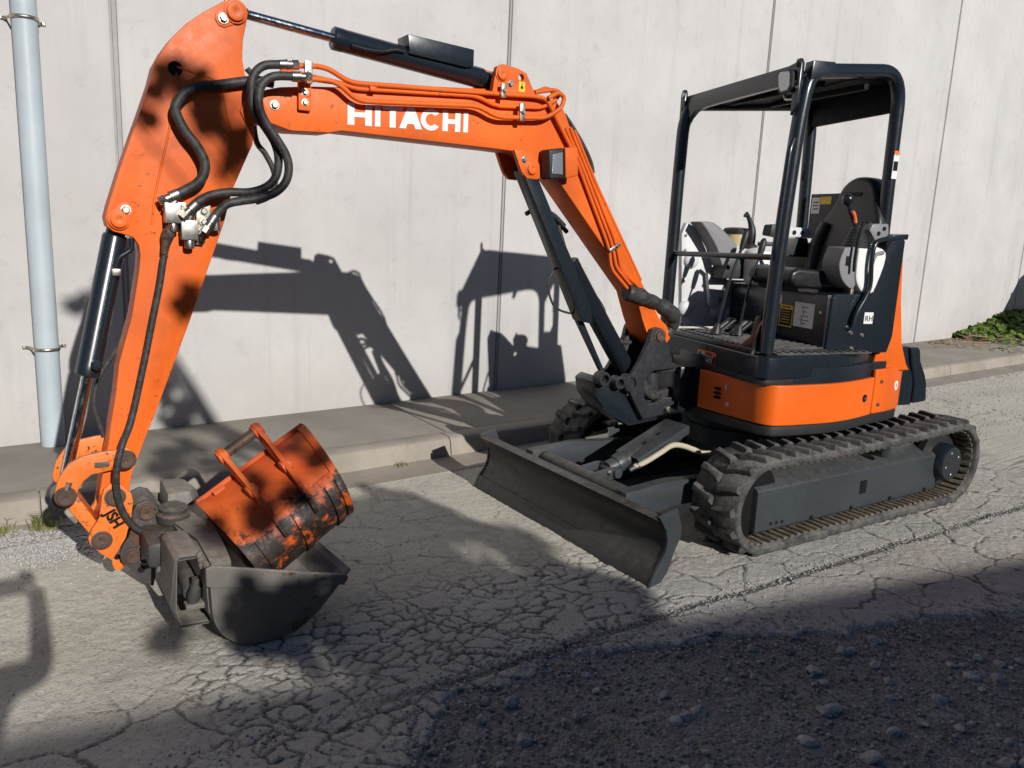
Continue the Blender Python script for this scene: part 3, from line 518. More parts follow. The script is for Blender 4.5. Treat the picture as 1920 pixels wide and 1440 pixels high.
# ------------------------------------------------------------------ downpipe
dp = empty('downpipe', Wp(.27,.09,.13), 'blue-grey plastic downpipe clamped to the wall at the left', 'pipe')
r = .064; c = .088
MB().lathe(Wp(.262,c,.125), UZ, [(0,r),(2.6,r),(2.6,r*1.0),(6.3,r)], 40).build('pipe', 'pipe', dp, 0, 50)
for z in (2.62-.06, .72):
    zz = z
    pts = [Wp(.262-.115,.004,zz), Wp(.262-.09,.006,zz), Wp(.262-.074,.03,zz)]+[Wp(.262+math.cos(t)*(r+.004), c+math.sin(t)*(r+.004), zz) for t in np.linspace(math.pi, 0, 22)]+[Wp(.262+.074,.03,zz), Wp(.262+.09,.006,zz), Wp(.262+.115,.004,zz)]
    m = MB(); n = len(pts)
    for dz in (-.009,.009): m.v += [tuple(p+Vector((0,0,dz))) for p in pts]
    m.f = [(i,i+1,n+i+1,n+i) for i in range(n-1)]
    me = m.mesh('clamp'); o = put('clamp', me, 'zinc', dp); md = o.modifiers.new('t','SOLIDIFY'); md.thickness = .003
    for sx in (-.104,.104): bolt(Wp(.262+sx,.006,zz), WN, .007, .008, 'screw', 'zinc', o)

# ------------------------------------------------------------------ excavator: undercarriage
EXC = empty('excavator', (-.11,0,0), 'orange and black mini excavator with open canopy, arm stretched to the left', 'excavator')
FX, RX, RF, RR = -.755, .965, .232, .238      # idler and sprocket centres, belt path radii
ZF, ZR = .247, .258
def path(n=400):
    """belt centre line: list of (x,z,tx,tz) running round, outer normal = (tz,-tx)... """
    pts = []
    for t in np.linspace(math.pi/2, 3*math.pi/2, 60, endpoint=False): pts.append((FX+RF*math.cos(t), ZF+RF*math.sin(t)))
    for t in np.linspace(0, 1, 90, endpoint=False): pts.append((FX+(RX-FX)*t, ZF-RF+(ZR-RR-(ZF-RF))*t))
    for t in np.linspace(-math.pi/2, math.pi/2, 60, endpoint=False): pts.append((RX+RR*math.cos(t), ZR+RR*math.sin(t)))
    for t in np.linspace(0, 1, 90, endpoint=False):
        pts.append((RX+(FX-RX)*t, ZR+RR+(ZF+RF-(ZR+RR))*t-.012*math.sin(math.pi*t)))
    P = np.array(pts); d = np.linalg.norm(np.roll(P,-1,0)-P, axis=1); L = np.concatenate([[0], np.cumsum(d)]); tot = L[-1]
    s = np.linspace(0, tot, n, endpoint=False); Pc = np.vstack([P, P[:1]])
    x = np.interp(s, L, Pc[:,0]); z = np.interp(s, L, Pc[:,1]); Q = np.stack([x,z],1)
    T = np.roll(Q,-1,0)-np.roll(Q,1,0); T /= np.linalg.norm(T, axis=1)[:,None]
    return Q, T, tot
NL = 46
# one lug: a slanted chevron bar, built flat (u along travel, y across, n outwards)
def lugmesh(sgn):
    m = MB(); h = .027
    lo = [(-.042,.002),(.018,.002),(.030,.060),(.046,.138),(-.004,.146),(-.012,.075)]
    hi = [(-.026,.010),(.006,.010),(.014,.062),(.034,.130),(.004,.136),(-.006,.072)]
    m.prism([(u, sgn*y, 0) for u,y in lo], [(u, sgn*y, h) for u,y in hi]); return m.mesh('lug', .004, 40)
LUG = {1: lugmesh(1), -1: lugmesh(-1)}
RIB = MB().box((0,0,.008), (.030,.25,.016)).mesh('rib', .006)
for side, yc in (('near',-.625),('far',.625)):
    Q, T, tot = path(240); n = len(Q); m = MB(); N = np.stack([T[:,1],-T[:,0]],1)
    ctr = np.array([(FX+RX)/2,.25]); 
    if ((Q[0]-ctr)@N[0]) < 0: N = -N
    prof = [(-.142,-.030),(-.15,-.022),(-.15,.002),(-.142,.011),(.142,.011),(.15,.002),(.15,-.022),(.142,-.030)]
    k = len(prof)
    for i in range(n):
        for y, h in prof: m.v.append((Q[i,0]+N[i,0]*h, yc+y, Q[i,1]+N[i,1]*h))
    m.f = [(i*k+j, i*k+(j+1)%k, ((i+1)%n)*k+(j+1)%k, ((i+1)%n)*k+j) for i in range(n) for j in range(k)]
    trk = m.build('track', 'rubber', EXC, 0, 50, label='dusty black rubber track '+('nearest the camera' if side=='near' else 'on the far side beside the kerb'))
    Ql, Tl, _ = path(NL*4)
    def place(me, idx, dy, hoff, nm, mat):
        t = Tl[idx]; nn = np.array([t[1],-t[0]])
        if ((Ql[idx]-ctr)@nn) < 0: nn = -nn
        # columns: u = travel tangent, y, n
        o = put(nm, me, mat, None)
        tt = Vector((nn[1],0,-nn[0]))
        o.matrix_world = Matrix(((tt.x,0,nn[0],Ql[idx,0]+nn[0]*hoff),(0,1,0,yc+dy),(tt.z,0,nn[1],Ql[idx,1]+nn[1]*hoff),(0,0,0,1)))
        mw = o.matrix_world.copy(); o.parent = trk; o.matrix_parent_inverse = wmat(trk).inverted(); o.matrix_basis = mw
    for i in range(NL):
        place(LUG[1], i*4, 0, .010, 'lug', 'rubber'); place(LUG[-1], (i*4+2)%(NL*4), 0, .010, 'lug', 'rubber')
        place(RIB, i*4, 0, -.044, 'rib', 'mud')
        if side == 'near': place(RIB, i*4+2, 0, -.044, 'rib', 'mud')
    s = -1 if side == 'near' else 1
    fr = MB(); x0, x1 = -.749, .894
    yo = s*.690; yi = s*.50
    pr = [(yo,.090),(yo,.300),(yo-s*.012,.312),(yi,.372),(yi,.075),(yo-s*.01,.075)]
    fr.prism([(x0,y,z) for y,z in pr], [(x1,y,z) for y,z in pr])
    f = fr.build('track_frame', 'grey', EXC, .008, label='charcoal track side cover' if side=='near' else None)
    if side == 'near':
        MB().box((.14,yo-.0015,.205), (.055,.006,.075)).build('cover_slot', 'labelblack', f, 0)
        for k, x in enumerate((-.63,-.585,-.54)): MB().cyl((x,yo+.002,.118-.002*k),(x,yo-.002,.118-.002*k),.010,seg=14).build('bolt_hole', 'labelblack', f)
        for x in (-.30,.05,.42,.78): bolt((x,yo+.001,.098), (0,-1,0), .010, .014, 'bolt', 'black', f)
    w = MB().lathe((FX,yc-.032,ZF), (0,1,0), [(0,.10),(.004,.19),(.018,.203),(.026,.206),(.038,.206),(.046,.203),(.06,.19),(.064,.10)], 36).build('idler_wheel', 'labelblack', EXC, 0, 30)  # wheel coloured near black to stand for the shade inside the track
    w = MB().lathe((RX,yc-.03,ZR), (0,1,0), [(0,.12),(.01,.19),(.05,.19),(.06,.12)], 30).build('sprocket', 'blackmat', EXC, 0, 30)
    tm = MB().lathe((RX-.005,yc-s*.10,ZR-.008), (0,s,0), [(0,.135),(.10,.135),(.102,.120),(.195,.114),(.208,.106),(.214,.102)], 40).build('travel_motor', 'black', EXC, 0, 30)
    for t in (.5,1.9,3.4,4.7): bolt((RX-.005+math.cos(t)*.07, yc+s*.114, ZR-.008+math.sin(t)*.07), (0,s,0), .007, .006, 'plug', 'steel', tm)
    # end plate of the side frame, in front of the motor
    MB().prism([(x1+.002,y,z) for y,z in ((s*.66,.085),(s*.66,.33),(s*.52,.40),(s*.5,.085))], [(x1+.03,y,z) for y,z in ((s*.66,.085),(s*.66,.33),(s*.52,.40),(s*.5,.085))]).build('frame_end_plate', 'black', EXC, .004)
    MB().cyl((.30,yc-.08,.40),(.30,yc+.08,.40),.045,seg=20).build('top_roller', 'black', EXC, .005)
    for x in (-.42,-.10,.22,.54): MB().lathe((x,yc-.045,.115),(0,1,0),[(0,.06),(.03,.065),(.032,.05),(.058,.05),(.06,.065),(.09,.06)],20).build('track_roller', 'grey', EXC, 0, 30)
MB().box((.05,0,.30), (.75,.62,.16)).build('undercarriage_frame', 'grey', EXC, .02)
for s in (-1,1):
    for x in (-.30,.38):
        m = MB(); m.prism([(x-.07,s*.25,.22),(x+.07,s*.25,.22),(x+.07,s*.25,.40),(x-.07,s*.25,.40)], [(x-.09-.1*(x<0),s*.52,.16),(x+.09,s*.52,.16),(x+.09,s*.52,.33),(x-.09-.1*(x<0),s*.52,.33)])
        m.build('undercarriage_leg', 'grey', EXC, .015)
MB().lathe((-.11,0,.36), UZ, [(0,.36),(.10,.36),(.10,.33),(.22,.33)], 48).build('slew_ring', 'grey', EXC, 0)

# ------------------------------------------------------------------ dozer blade
HWB = .775
def arcprof():
    f = [(-1.528,.004),(-1.497,.070),(-1.470,.105),(-1.448,.150),(-1.440,.195),(-1.448,.235),(-1.470,.275),(-1.500,.303),(-1.519,.316)]
    bk = [(-1.472,.322),(-1.462,.305),(-1.425,.245),(-1.418,.195),(-1.428,.140),(-1.450,.09),(-1.480,.045),(-1.505,.003)]
    return f+bk
pr = arcprof()
bl = MB().prism([(x,-HWB+.012,z) for x,z in pr], [(x,HWB-.012,z) for x,z in pr]).build('dozer_blade', 'blade', EXC, .004, 40)
MB().prism([(x,-HWB+.014,z) for x,z in ((-1.537,.0),(-1.503,.074),(-1.494,.072),(-1.522,.0))], [(x,HWB-.014,z) for x,z in ((-1.537,.0),(-1.503,.074),(-1.494,.072),(-1.522,.0))]).build('cutting_edge', 'blade', bl, .002)
ep = [(-1.540,.0),(-1.500,.078),(-1.470,.115),(-1.448,.165),(-1.446,.21),(-1.460,.26),(-1.496,.312),(-1.508,.326),(-1.400,.352),(-1.362,.255),(-1.366,.21),(-1.40,.14),(-1.43,.055),(-1.47,.010)]
for s in (-1,1):
    MB().prism([(x,s*(HWB-.010),z) for x,z in ep], [(x,s*(HWB+.006),z) for x,z in ep]).build('end_plate', 'grey', bl, .003)
# back beam and push arms
MB().prism([(x,-HWB+.02,z) for x,z in ((-1.455,.085),(-1.40,.10),(-1.375,.20),(-1.41,.30),(-1.47,.318),(-1.43,.2))], [(x,HWB-.02,z) for x,z in ((-1.455,.085),(-1.40,.10),(-1.375,.20),(-1.41,.30),(-1.47,.318),(-1.43,.2))]).build('back_beam', 'blade', bl, .004)
for s in (-1,1):
    y = s*.40
    pts = [(-1.40,.14),(-1.40,.315),(-1.10,.335),(-.55,.30),(-.22,.27),(-.22,.17),(-.55,.18),(-1.06,.20)]
    MB().prism([(x,y-.035,z) for x,z in pts], [(x,y+.035,z) for x,z in pts]).build('push_arm', 'grey', EXC, .008)
MB().cyl((-1.315,-.37,.262),(-1.315,.37,.262),.047,seg=28).build('cross_tube', 'blade', EXC, .003)
# lift cylinder of the blade, under its guard plate
bc = MB().cyl((-1.16,0,.285),(-.62,0,.43),.042,seg=24).build('blade_cylinder', 'grey', EXC, .004)
g0, g1 = Vector((-1.015,0,.335)), Vector((-.655,0,.483)); dd = (g1-g0).normalized(); nn = Vector((0,1,0)).cross(dd); 
if nn.z < 0: nn = -nn
m = MB().box((g0+g1)/2+nn*.012, (.40,.185,.008), dd, (0,1,0), nn)
m.box((g0+g1)/2+nn*-.012+Vector((0,-.0885,0)), (.40,.008,.042), dd, (0,1,0), nn)
m.box((g0+g1)/2+nn*-.012+Vector((0,.0885,0)), (.40,.008,.042), dd, (0,1,0), nn)
gp = m.build('guard_plate', 'grey', bc, .003)
for k in (-.06,.05): MB().box((g0+g1)/2+dd*k+nn*.017, (.028,.012,.004), dd, (0,1,0), nn).build('guard_slot', 'labelblack', gp, 0)
for s in (-1,1):
    cp = [(-1.33,.24),(-1.335,.295),(-1.18,.315),(-1.11,.30),(-1.12,.245),(-1.22,.25)]
    MB().prism([(x,s*.062-.009,z) for x,z in cp], [(x,s*.062+.009,z) for x,z in cp]).build('clevis_plate', 'grey', bc, .004)
MB().lathe((-1.15,-.09,.28),(0,1,0),[(0,.026),(.18,.026)],20).build('clevis_pin', 'grey', bc, .002)
MB().lathe((-1.10,0,.30),dd,[(0,.05),(.03,.055),(.06,.05)],26).build('cylinder_head', 'grey', bc, 0)
for s in (-1,1): bolt((-1.20,s*.074,.29),(0,s,0),.012,.014,'bolt','steel',bc)
MB().tube(chain([(-1.03,-.075,.30),(-.97,-.10,.33),(-.88,-.115,.375),(-.80,-.115,.405),(-.72,-.12,.395),(-.62,-.14,.36),(-.52,-.16,.345),(-.45,-.17,.35)],8), .016, 12).build('blade_hose', 'hosewrap', EXC, 0, 60)
MB().lathe((-1.06,-.072,.285),(.8,-.15,.35),[(0,.014),(.05,.016),(.05,.02),(.08,.02)],12).build('hose_fitting', 'grey', EXC, 0)
# painted-over rail and scuffed plate beside the far track
MB().box((-.50,.43,.408),(.62,.05,.022)).build('far_frame_rail', 'midgrey', EXC, .003)
MB().prism([(-.962,.44,.329),(-.80,.44,.368),(-.785,.44,.36),(-.79,.44,.303),(-.954,.44,.225)], [(-.962,.455,.329),(-.80,.455,.368),(-.785,.455,.36),(-.79,.455,.303),(-.954,.455,.225)]).build('scuffed_plate', 'bucketsteel', EXC, .002)

# ------------------------------------------------------------------ upper house (forward, left, height)
def smooth2(pts, n=5):
    return [(v.x,v.y) for v in chain([(x,y,0) for x,y in pts], n)]
def offset(pts, d):
    out = []
    for i in range(len(pts)):
        a = Vector(pts[max(i-1,0)]); b = Vector(pts[min(i+1,len(pts)-1)]); t = (b-a).normalized(); out.append((pts[i][0]+t.y*d, pts[i][1]-t.x*d))
    return out
def band(name, pts, z0, z1, th, mat, parent, bev=.012, label=None, lean=0.):
    """curved panel following a plan line; the outer face is the given line"""
    inn = offset(pts, -th); m = MB(); n = len(pts); V = []
    for L in (pts, inn):
        for z, dl in ((z0,0),(z1,lean)):
            V.append([H(f+dl*0, l-dl, z) for f,l in L])
    o0,o1,i0,i1 = V
    m.v = [tuple(v) for L in (o0,o1,i0,i1) for v in L]
    for k in range(n-1):
        m.f += [(k,k+1,n+k+1,n+k),(2*n+k,3*n+k,3*n+k+1,2*n+k+1),(n+k,n+k+1,3*n+k+1,3*n+k),(k,2*n+k,2*n+k+1,k+1)]
    m.f += [(0,n,3*n,2*n),(n-1,3*n-1,4*n-1,2*n-1)]
    return m.build(name, mat, parent, bev, 40, label, 3)
front = smooth2([(.500,.240),(.488,.292),(.452,.46),(.425,.585),(.410,.648),(.378,.700),(.318,.722),(.15,.724),(-.02,.712),(-.2,.668),(-.405,.588)], 4)
rear = smooth2([(-.413,.588),(-.55,.552),(-.69,.492),(-.79,.405),(-.85,.28),(-.88,.10),(-.88,-.05)], 5)
full = [(.50,.10)]+front+rear+[(-.82,-.3),(-.65,-.52),(-.35,-.66),(0,-.71),(.3,-.68),(.42,-.52),(.47,-.25)]
core = [(f*.955,l*.955) for f,l in full]
base = hplan(core, .612, .905).build('house_core', 'black', EXC, .006)
hplan([(f*.99,l*.985) for f,l in full], .555, .614).build('house_bottom_skirt', 'blackmat', EXC, .016, seg=3)
fp_ = band('body_panel', front, .616, .826, .028, 'orange_panel', EXC, label='orange front corner body panel')
rp_ = band('body_panel', rear, .616, .868, .028, 'orange_panel', EXC, label='orange rear corner body panel')
# rubber strip and deck
deck = smooth2([(.468,-.36),(.468,.30),(.466,.62),(.450,.690),(.395,.722),(.20,.703),(0,.665),(-.2,.61),(-.42,.515),(-.585,.39),(-.66,.22)],4)+[(-.66,-.3),(.2,-.42)]
hplan([(f*.985,l*.975) for f,l in deck], .826, .862).build('deck_seal', 'blackmat', EXC, .004)
dk = hplan(deck, .858, .972).build('deck', 'black', EXC, .012, seg=3)
hplan([(.455,-.33),(.455,.60),(.44,.62),(.40,.63),(.40,-.33)], .9725, .998).build('deck_front_lip', 'black', EXC, .006)
# dusty ribbed mat and side step
matm = hbox((.165,.19,.979),(.43,.80,.014)).build('floor_mat', 'blackmat', EXC, .004, label='dusty ribbed rubber floor mat')
for k in range(17): hbox((.165,-.19+k*.047,.990),(.40,.020,.010)).build('mat_rib', 'rubber', matm, .003)
stp = hbox((.02,.622,.975),(.62,.07,.008)).build('step_plate', 'rubber', EXC, .002)
for k in range(12): hbox((-.26+k*.05,.622,.981),(.018,.06,.006)).build('tread_bar', 'rubber', stp, .002)
# warning label on the deck front
wl = MB().box(H(.4695,.245,.898),(.003,.178,.068),HF,HL,UZ).build('warning_label', 'labelorange', dk)
MB().box(H(.472,.198,.896),(.002,.066,.058),HF,HL,UZ).build('pictogram_field', 'white', wl)
MB().box(H(.472,.284,.888),(.002,.094,.042),HF,HL,UZ).build('text_field', 'labelblack', wl)
for t in np.linspace(-.9,.9,5): MB().box(H(.4735,.204-.012*abs(t),.896+.02*t),(.002,.030,.005),HF,(HL+UZ*t*.6).normalized(),(UZ-HL*t*.6).normalized()).build('pictogram_bar','labelblack',wl)
MB().box(H(.4735,.184,.896),(.002,.010,.050),HF,HL,UZ).build('pictogram_bar','labelblack',wl)
for tx, z, s in (('WARNING',.9145,.0125),('STAY CLEAR',.899,.0135),('OF MACHINE',.886,.0115),('SWING AREA',.874,.0115)):
    flat_text('label_text', tx, H(.4735,.240,z), HL, UZ, s, 'labelblack' if tx=='WARNING' else 'white', wl)
# slots and screws in the front panel
for k, z in enumerate((.748,.724,.700)):
    m = MB(); 
    cpt = Vector((.432,.425)); 
    m.lathe(H(.466,.380,z), HF*.966+HL*.26, [(0,.012),(.014,.012)], 16)
    o = m.build('vent_slot', 'labelblack', fp_)
    for v in o.data.vertices:
        d = v.co-H(.466,.380,z); tdir = (HL*.966-HF*.26); v.co += tdir*d.dot(tdir)*.9+UZ*d.z*-.35
for f, l, z in ((.4555,.440,.765),(.4535,.450,.672)): bolt(H(f,l,z), HF*.966+HL*.26, .010, .010, 'screw', 'steel', fp_)
MB().lathe(H(-.305,.620,.720), HL*.94-HF*.34, [(0,.021),(.014,.021),(.014,.016),(.008,.014)], 22).build('key_hole', 'labelblack', fp_)
MB().lathe(H(-.302,.626,.720), HL*.94-HF*.34, [(0,.010),(.014,.010),(.015,.006)], 18).build('lock_barrel', 'chrome', fp_)
for f, l, z in ((-.470,.573,.798),(-.462,.575,.668)): bolt(H(f,l,z), HL*.8-HF*.6, .009, .012, 'screw', 'steel', rp_)
d_ = (HL*.91-HF*.41).normalized(); tng = UZ.cross(d_)
st = MB().lathe(H(-.640,.514,.760), d_, [(0,.028),(.006,.028)], 28).build('round_sticker', 'white', rp_)
MB().box(H(-.640,.514,.760)+d_*.0068, (.001,.034,.005), d_, tng, UZ).build('sticker_mark', 'labelorange', st)
MB().box(H(-.640,.514,.760)+d_*.0070, (.001,.006,.030), d_, tng, UZ).build('sticker_mark', 'labelorange', st)

# seat box and black side cover
sb = hside([(-.05,.965),(-.05,1.272),(-.43,1.285),(-.43,.965)], -.30, .548).build('seat_box', 'black', EXC, .008)
sc = hside([(-.062,.962),(-.066,1.262),(-.085,1.278),(-.235,1.282),(-.335,1.30),(-.405,1.545),(-.425,1.572),(-.505,1.592),(-.522,1.57),(-.522,1.05),(-.495,.958)], .40, .562).build('side_cover', 'black', EXC, .014, seg=3)
MB().box(H(-.060,.475,1.07),(.004,.125,.20),HF,HL,UZ).build('access_panel', 'blackmat', sb, .002)
bolt(H(-.058,.505,1.175), HF, .010, .010, 'latch', 'chrome', sb)
MB().box(H(-.0485,.380,1.146),(.003,.158,.135),HF,HL,UZ).build('instruction_label', 'white', sb)
for z, wd in ((1.19,.05),(1.165,.03),(1.14,.06),(1.118,.07),(1.1,.04)):
    MB().box(H(-.0465,.385,z),(.001,wd,.004),HF,HL,UZ).build('label_line', 'labelblack', sb)
    MB().box(H(-.0465,.385-wd*.3,z-.008),(.001,.004,.018),HF,HL,UZ).build('label_line', 'labelblack', sb)
MB().box(H(-.0485,.235,1.126),(.003,.108,.122),HF,HL,UZ).build('caution_label', 'yellow', sb)
MB().box(H(-.0465,.235,1.117),(.001,.096,.092),HF,HL,UZ).build('caution_text_field', 'labelblack', sb)
flat_text('label_text', 'CAUTION', H(-.0462,.194,1.170), HL, UZ, .017, 'labelblack', sb)
for k in range(5): MB().box(H(-.0452,.235,1.150-.015*k),(.001,.074,.003),HF,HL,UZ).build('label_line', 'yellow', sb)
MB().box(H(-.0485,.165,1.215),(.003,.05,.05),HF,HL,UZ).build('small_label', 'white', sb)
for f, z in ((-.19,1.102),(-.215,1.072),(-.295,1.058),(-.235,.985)): bolt(H(f,.563,z), HL, .009, .012, 'bolt', 'steel', sc)
q = MB().box(H(-.328,.5635,1.152),(.062,.002,.062),HF,HL,UZ).build('side_sticker', 'white', sc)
flat_text('sticker_text', 'RH', H(-.302,.5655,1.136), -HF, UZ, .042, 'labelblack', q)
# hood and orange pillar at the rear
hside([(-.44,.845),(-.47,.98),(-.49,1.06),(-.515,1.30),(-.535,1.545),(-.560,1.55),(-.595,1.25),(-.645,1.0),(-.70,.88),(-.73,.845)], .25, .520).build('engine_hood', 'orange_panel', EXC, .02, seg=3)
hside([(-.44,.862),(-.44,1.54),(-.565,1.54),(-.64,1.25),(-.72,.862)], -.45, .298).build('engine_cover', 'blackmat', EXC, .02, seg=3)
hside([(-.43,1.585),(-.43,1.60),(-.542,1.610),(-.538,1.578)], .40, .56).build('hood_ledge', 'black', EXC, .008)
for nm, o in (('counterweight',[(-.76,.585),(-.76,.945),(-.905,.950),(-.925,.935),(-.940,.86),(-.985,.77),(-.998,.72),(-1.0,.586)]),
              ('counterweight',[(-.938,.945),(-1.005,.945),(-1.022,.93),(-1.038,.86),(-1.092,.77),(-1.112,.72),(-1.13,.605),(-1.010,.593),(-1.008,.72),(-.957,.865)])):
    hside(o, -.55, .315).build(nm, 'black', EXC, .018, seg=3)

# ------------------------------------------------------------------ seat, consoles, levers
def seat():
    t = bpy.data.objects.new('seat', None)
    out = smooth2([(-.02,1.34),(-.035,1.50),(-.005,1.66),(.062,1.775),(.095,1.862),(.155,1.912),(.235,1.922),(.315,1.902),(.362,1.845),(.395,1.765),(.44,1.67),(.458,1.53),(.44,1.34)],3)
    def F(z, d): return -.375-(z-1.33)*.17-d
    m = MB().prism([H(F(z,0),l,z) for l,z in out], [H(F(z,.10),l,z) for l,z in out]); b = m.build('seat_backrest', 'vinylseat', EXC, .028, 60, seg=4)
    for s in (0,1):
        pts = [(.02,1.36),(.012,1.52),(.05,1.66)] if s == 0 else [(.405,1.36),(.412,1.52),(.375,1.66)]
        MB().tube(chain([H(F(z,-.005),l,z) for l,z in pts],6), [.03+.012*math.sin(k/12*math.pi) for k in range(13)], 14).build('seat_bolster', 'vinylseat', b, 0, 60)
    flat_text('embossed_text', 'HITACHI', H(F(1.815,-.004),.125,1.812), HL, UZ, .036, 'blackmat', b, ext=.002)
    m = MB().prism([H(f,.06,z) for f,z in ((-.37,1.29),(.07,1.30),(.115,1.335),(.105,1.385),(.06,1.405),(-.37,1.375))], [H(f,.43,z) for f,z in ((-.37,1.29),(.07,1.30),(.115,1.335),(.105,1.385),(.06,1.405),(-.37,1.375))])
    m.build('seat_cushion', 'vinylseat', EXC, .024, 60, seg=4)
    hside([(-.30,1.272),(-.30,1.315),(.06,1.335),(.02,1.272)], .06, .40).build('seat_base', 'blackmat', EXC, .006)
seat()
lc = hside(smooth2([(-.125,1.525),(-.098,1.44),(-.130,1.355),(-.205,1.305),(-.225,1.36),(-.215,1.53)],3), .415, .548).build('left_console', 'midgrey', EXC, .016, seg=3)
hside(smooth2([(-.205,1.53),(-.205,1.40),(-.225,1.33),(-.285,1.275),(-.345,1.29),(-.405,1.42),(-.395,1.51),(-.33,1.535)],3), .43, .562).build('console_cover', 'white', lc, .02, seg=4)
MB().box(H(-.150,.5505,1.455),(.024,.004,.05),HF,HL,UZ).build('rocker_switch', 'labelblack', lc, .001)
MB().tube(chain([H(-.27,.563,1.29),H(-.295,.564,1.35),H(-.30,.564,1.43),H(-.32,.564,1.49),H(-.37,.564,1.505)],5), .011, 8).build('console_trim', 'midgrey', lc, 0, 60)
prof = []
for k in range(7): prof += [(k*.016,.076-k*.0065),(k*.016+.009,.069-k*.0065)]
MB().lathe(H(-.245,.49,1.525), UZ, prof+[(.118,.022)], 24).build('rubber_boot', 'blackmat', lc, 0, 20)
MB().tube(chain([H(-.235,.49,1.63),H(-.195,.49,1.69),H(-.155,.49,1.76)],5), .010, 10).build('control_lever', 'black', lc)
MB().lathe(H(-.158,.49,1.745), (HF*.1+UZ), [(0,.012),(.012,.026),(.032,.031),(.052,.024),(.06,.008)], 20).build('lever_knob', 'black', lc, 0, 60)
MB().tube(chain([H(-.180,.506,1.715),H(-.20,.506,1.69),H(-.212,.506,1.655)],5), [.010]*5+[.009]*6, 10).build('lever_tag', 'labelorange', lc)
MB().tube(chain([H(-.205,.57,1.66),H(-.178,.575,1.57),H(-.172,.575,1.47),H(-.176,.575,1.40)],6), .008, 8).build('lock_lever', 'labelblack', lc)
wr = hside([(-.30,1.62),(-.32,1.655),(-.43,1.66),(-.44,1.60),(-.37,1.545)], .46, .52).build('wrist_rest', 'midgrey', lc, .01)
for f, z in ((-.365,1.605),(-.40,1.632)): MB().cyl(H(f,.519,z),H(f,.5225,z),.012,seg=14).build('rest_hole','labelblack',wr)
MB().tube(chain([H(-.50,.55,1.585),H(-.35,.575,1.575),H(-.285,.585,1.545),H(-.275,.588,1.45),H(-.285,.588,1.34),H(-.265,.588,1.27),H(-.215,.588,1.18),H(-.20,.588,1.10)],6), .0125, 10).build('entry_lever', 'black', EXC, 0, 60)
MB().box(H(-.225,.50,1.285),(.02,.06,.08),HF,HL,UZ).build('console_bracket','steel',EXC,.002)
# right console
rc = hside([(.252,.985),(.306,1.555),(.275,1.628),(.20,1.60),(.12,1.47),(.04,1.33),(-.06,1.285),(-.30,1.28),(-.335,.985)], -.405, -.362).build('right_console', 'lightgrey', EXC, .012, label='light grey moulded console panel beside the far posts')
hside(smooth2([(.262,1.632),(.165,1.632),(.06,1.565),(-.018,1.50),(.005,1.42),(.052,1.375),(.085,1.385),(.13,1.48),(.215,1.585)],3), -.362, -.235).build('console_hood', 'midgrey', rc, .018, 50, seg=3)
for f, z in ((.225,1.40),(.235,1.10),(.0,1.08),(-.10,1.06)): MB().lathe(H(f,-.363,z), HL, [(0,.052),(.012,.05),(.026,.036),(.030,.0)], 24).build('console_boss', 'lightgrey', rc, 0, 60)
for z in (1.55,1.46,1.27,1.0): bolt(H(.275-.045*(1.5-z),-.361,z), HL, .008, .008, 'screw', 'steel', rc)
hside(smooth2([(.125,1.33),(-.02,1.30),(-.03,1.18),(.02,1.17),(.03,1.12),(.085,1.12),(.10,1.2)],3), -.35, -.315).build('console_pocket', 'lightgrey', rc, .01, 50)
hside([(.10,1.30),(.05,1.44),(-.32,1.47),(-.36,1.30)], -.345, -.20).build('console_box', 'blackmat', rc, .012)
MB().prism([H(f,-.20,z) for f,z in smooth2([(-.04,1.47),(-.10,1.50),(-.22,1.47),(-.21,1.28),(-.13,1.22),(-.05,1.30)],3)],[H(f,-.08,z) for f,z in smooth2([(-.05,1.45),(-.10,1.475),(-.20,1.45),(-.19,1.30),(-.13,1.25),(-.06,1.32)],3)]).build('joystick_console', 'white', rc, .015, 50)
MB().lathe(H(-.08,-.34,1.50), UZ, [(0,.078),(.07,.080),(.072,.080)], 30).build('reservoir', 'cream', EXC, 0)
MB().lathe(H(-.08,-.34,1.572), UZ, [(0,.085),(.02,.087),(.034,.078),(.04,.04)], 30).build('reservoir_cap', 'blackmat', EXC, 0)
MB().lathe(H(-.10,-.22,1.485), UZ, [(0,.05),(.015,.045),(.03,.03)], 20).build('joystick_boot', 'blackmat', EXC, 0)
MB().tube(chain([H(-.105,-.22,1.50),H(-.10,-.22,1.57),H(-.095,-.22,1.62),H(-.065,-.22,1.675),H(-.045,-.22,1.69)],6), [.02+.007*math.sin(k/24*math.pi*2) for k in range(25)], 14).build('joystick_grip', 'blackmat', EXC, 0, 60)
ar = hside([(-.15,1.575),(-.16,1.62),(-.20,1.632),(-.41,1.625),(-.435,1.60),(-.42,1.572),(-.20,1.555)], -.14, -.075).build('arm_rest', 'lightgrey', EXC, .014, seg=3)
for f in (-.30,-.36): MB().cyl(H(f,-.0755,1.595),H(f,-.072,1.595),.014,seg=16).build('rest_hole','labelblack',ar)
hside([(-.12,1.57),(-.13,1.635),(-.19,1.64),(-.21,1.56)], -.15,-.07).build('rest_tip','blackmat',ar,.01)
hside([(-.2,1.45),(-.24,1.555),(-.42,1.565),(-.46,1.45)], -.13,-.09).build('rest_bracket','blackmat',ar,.006)
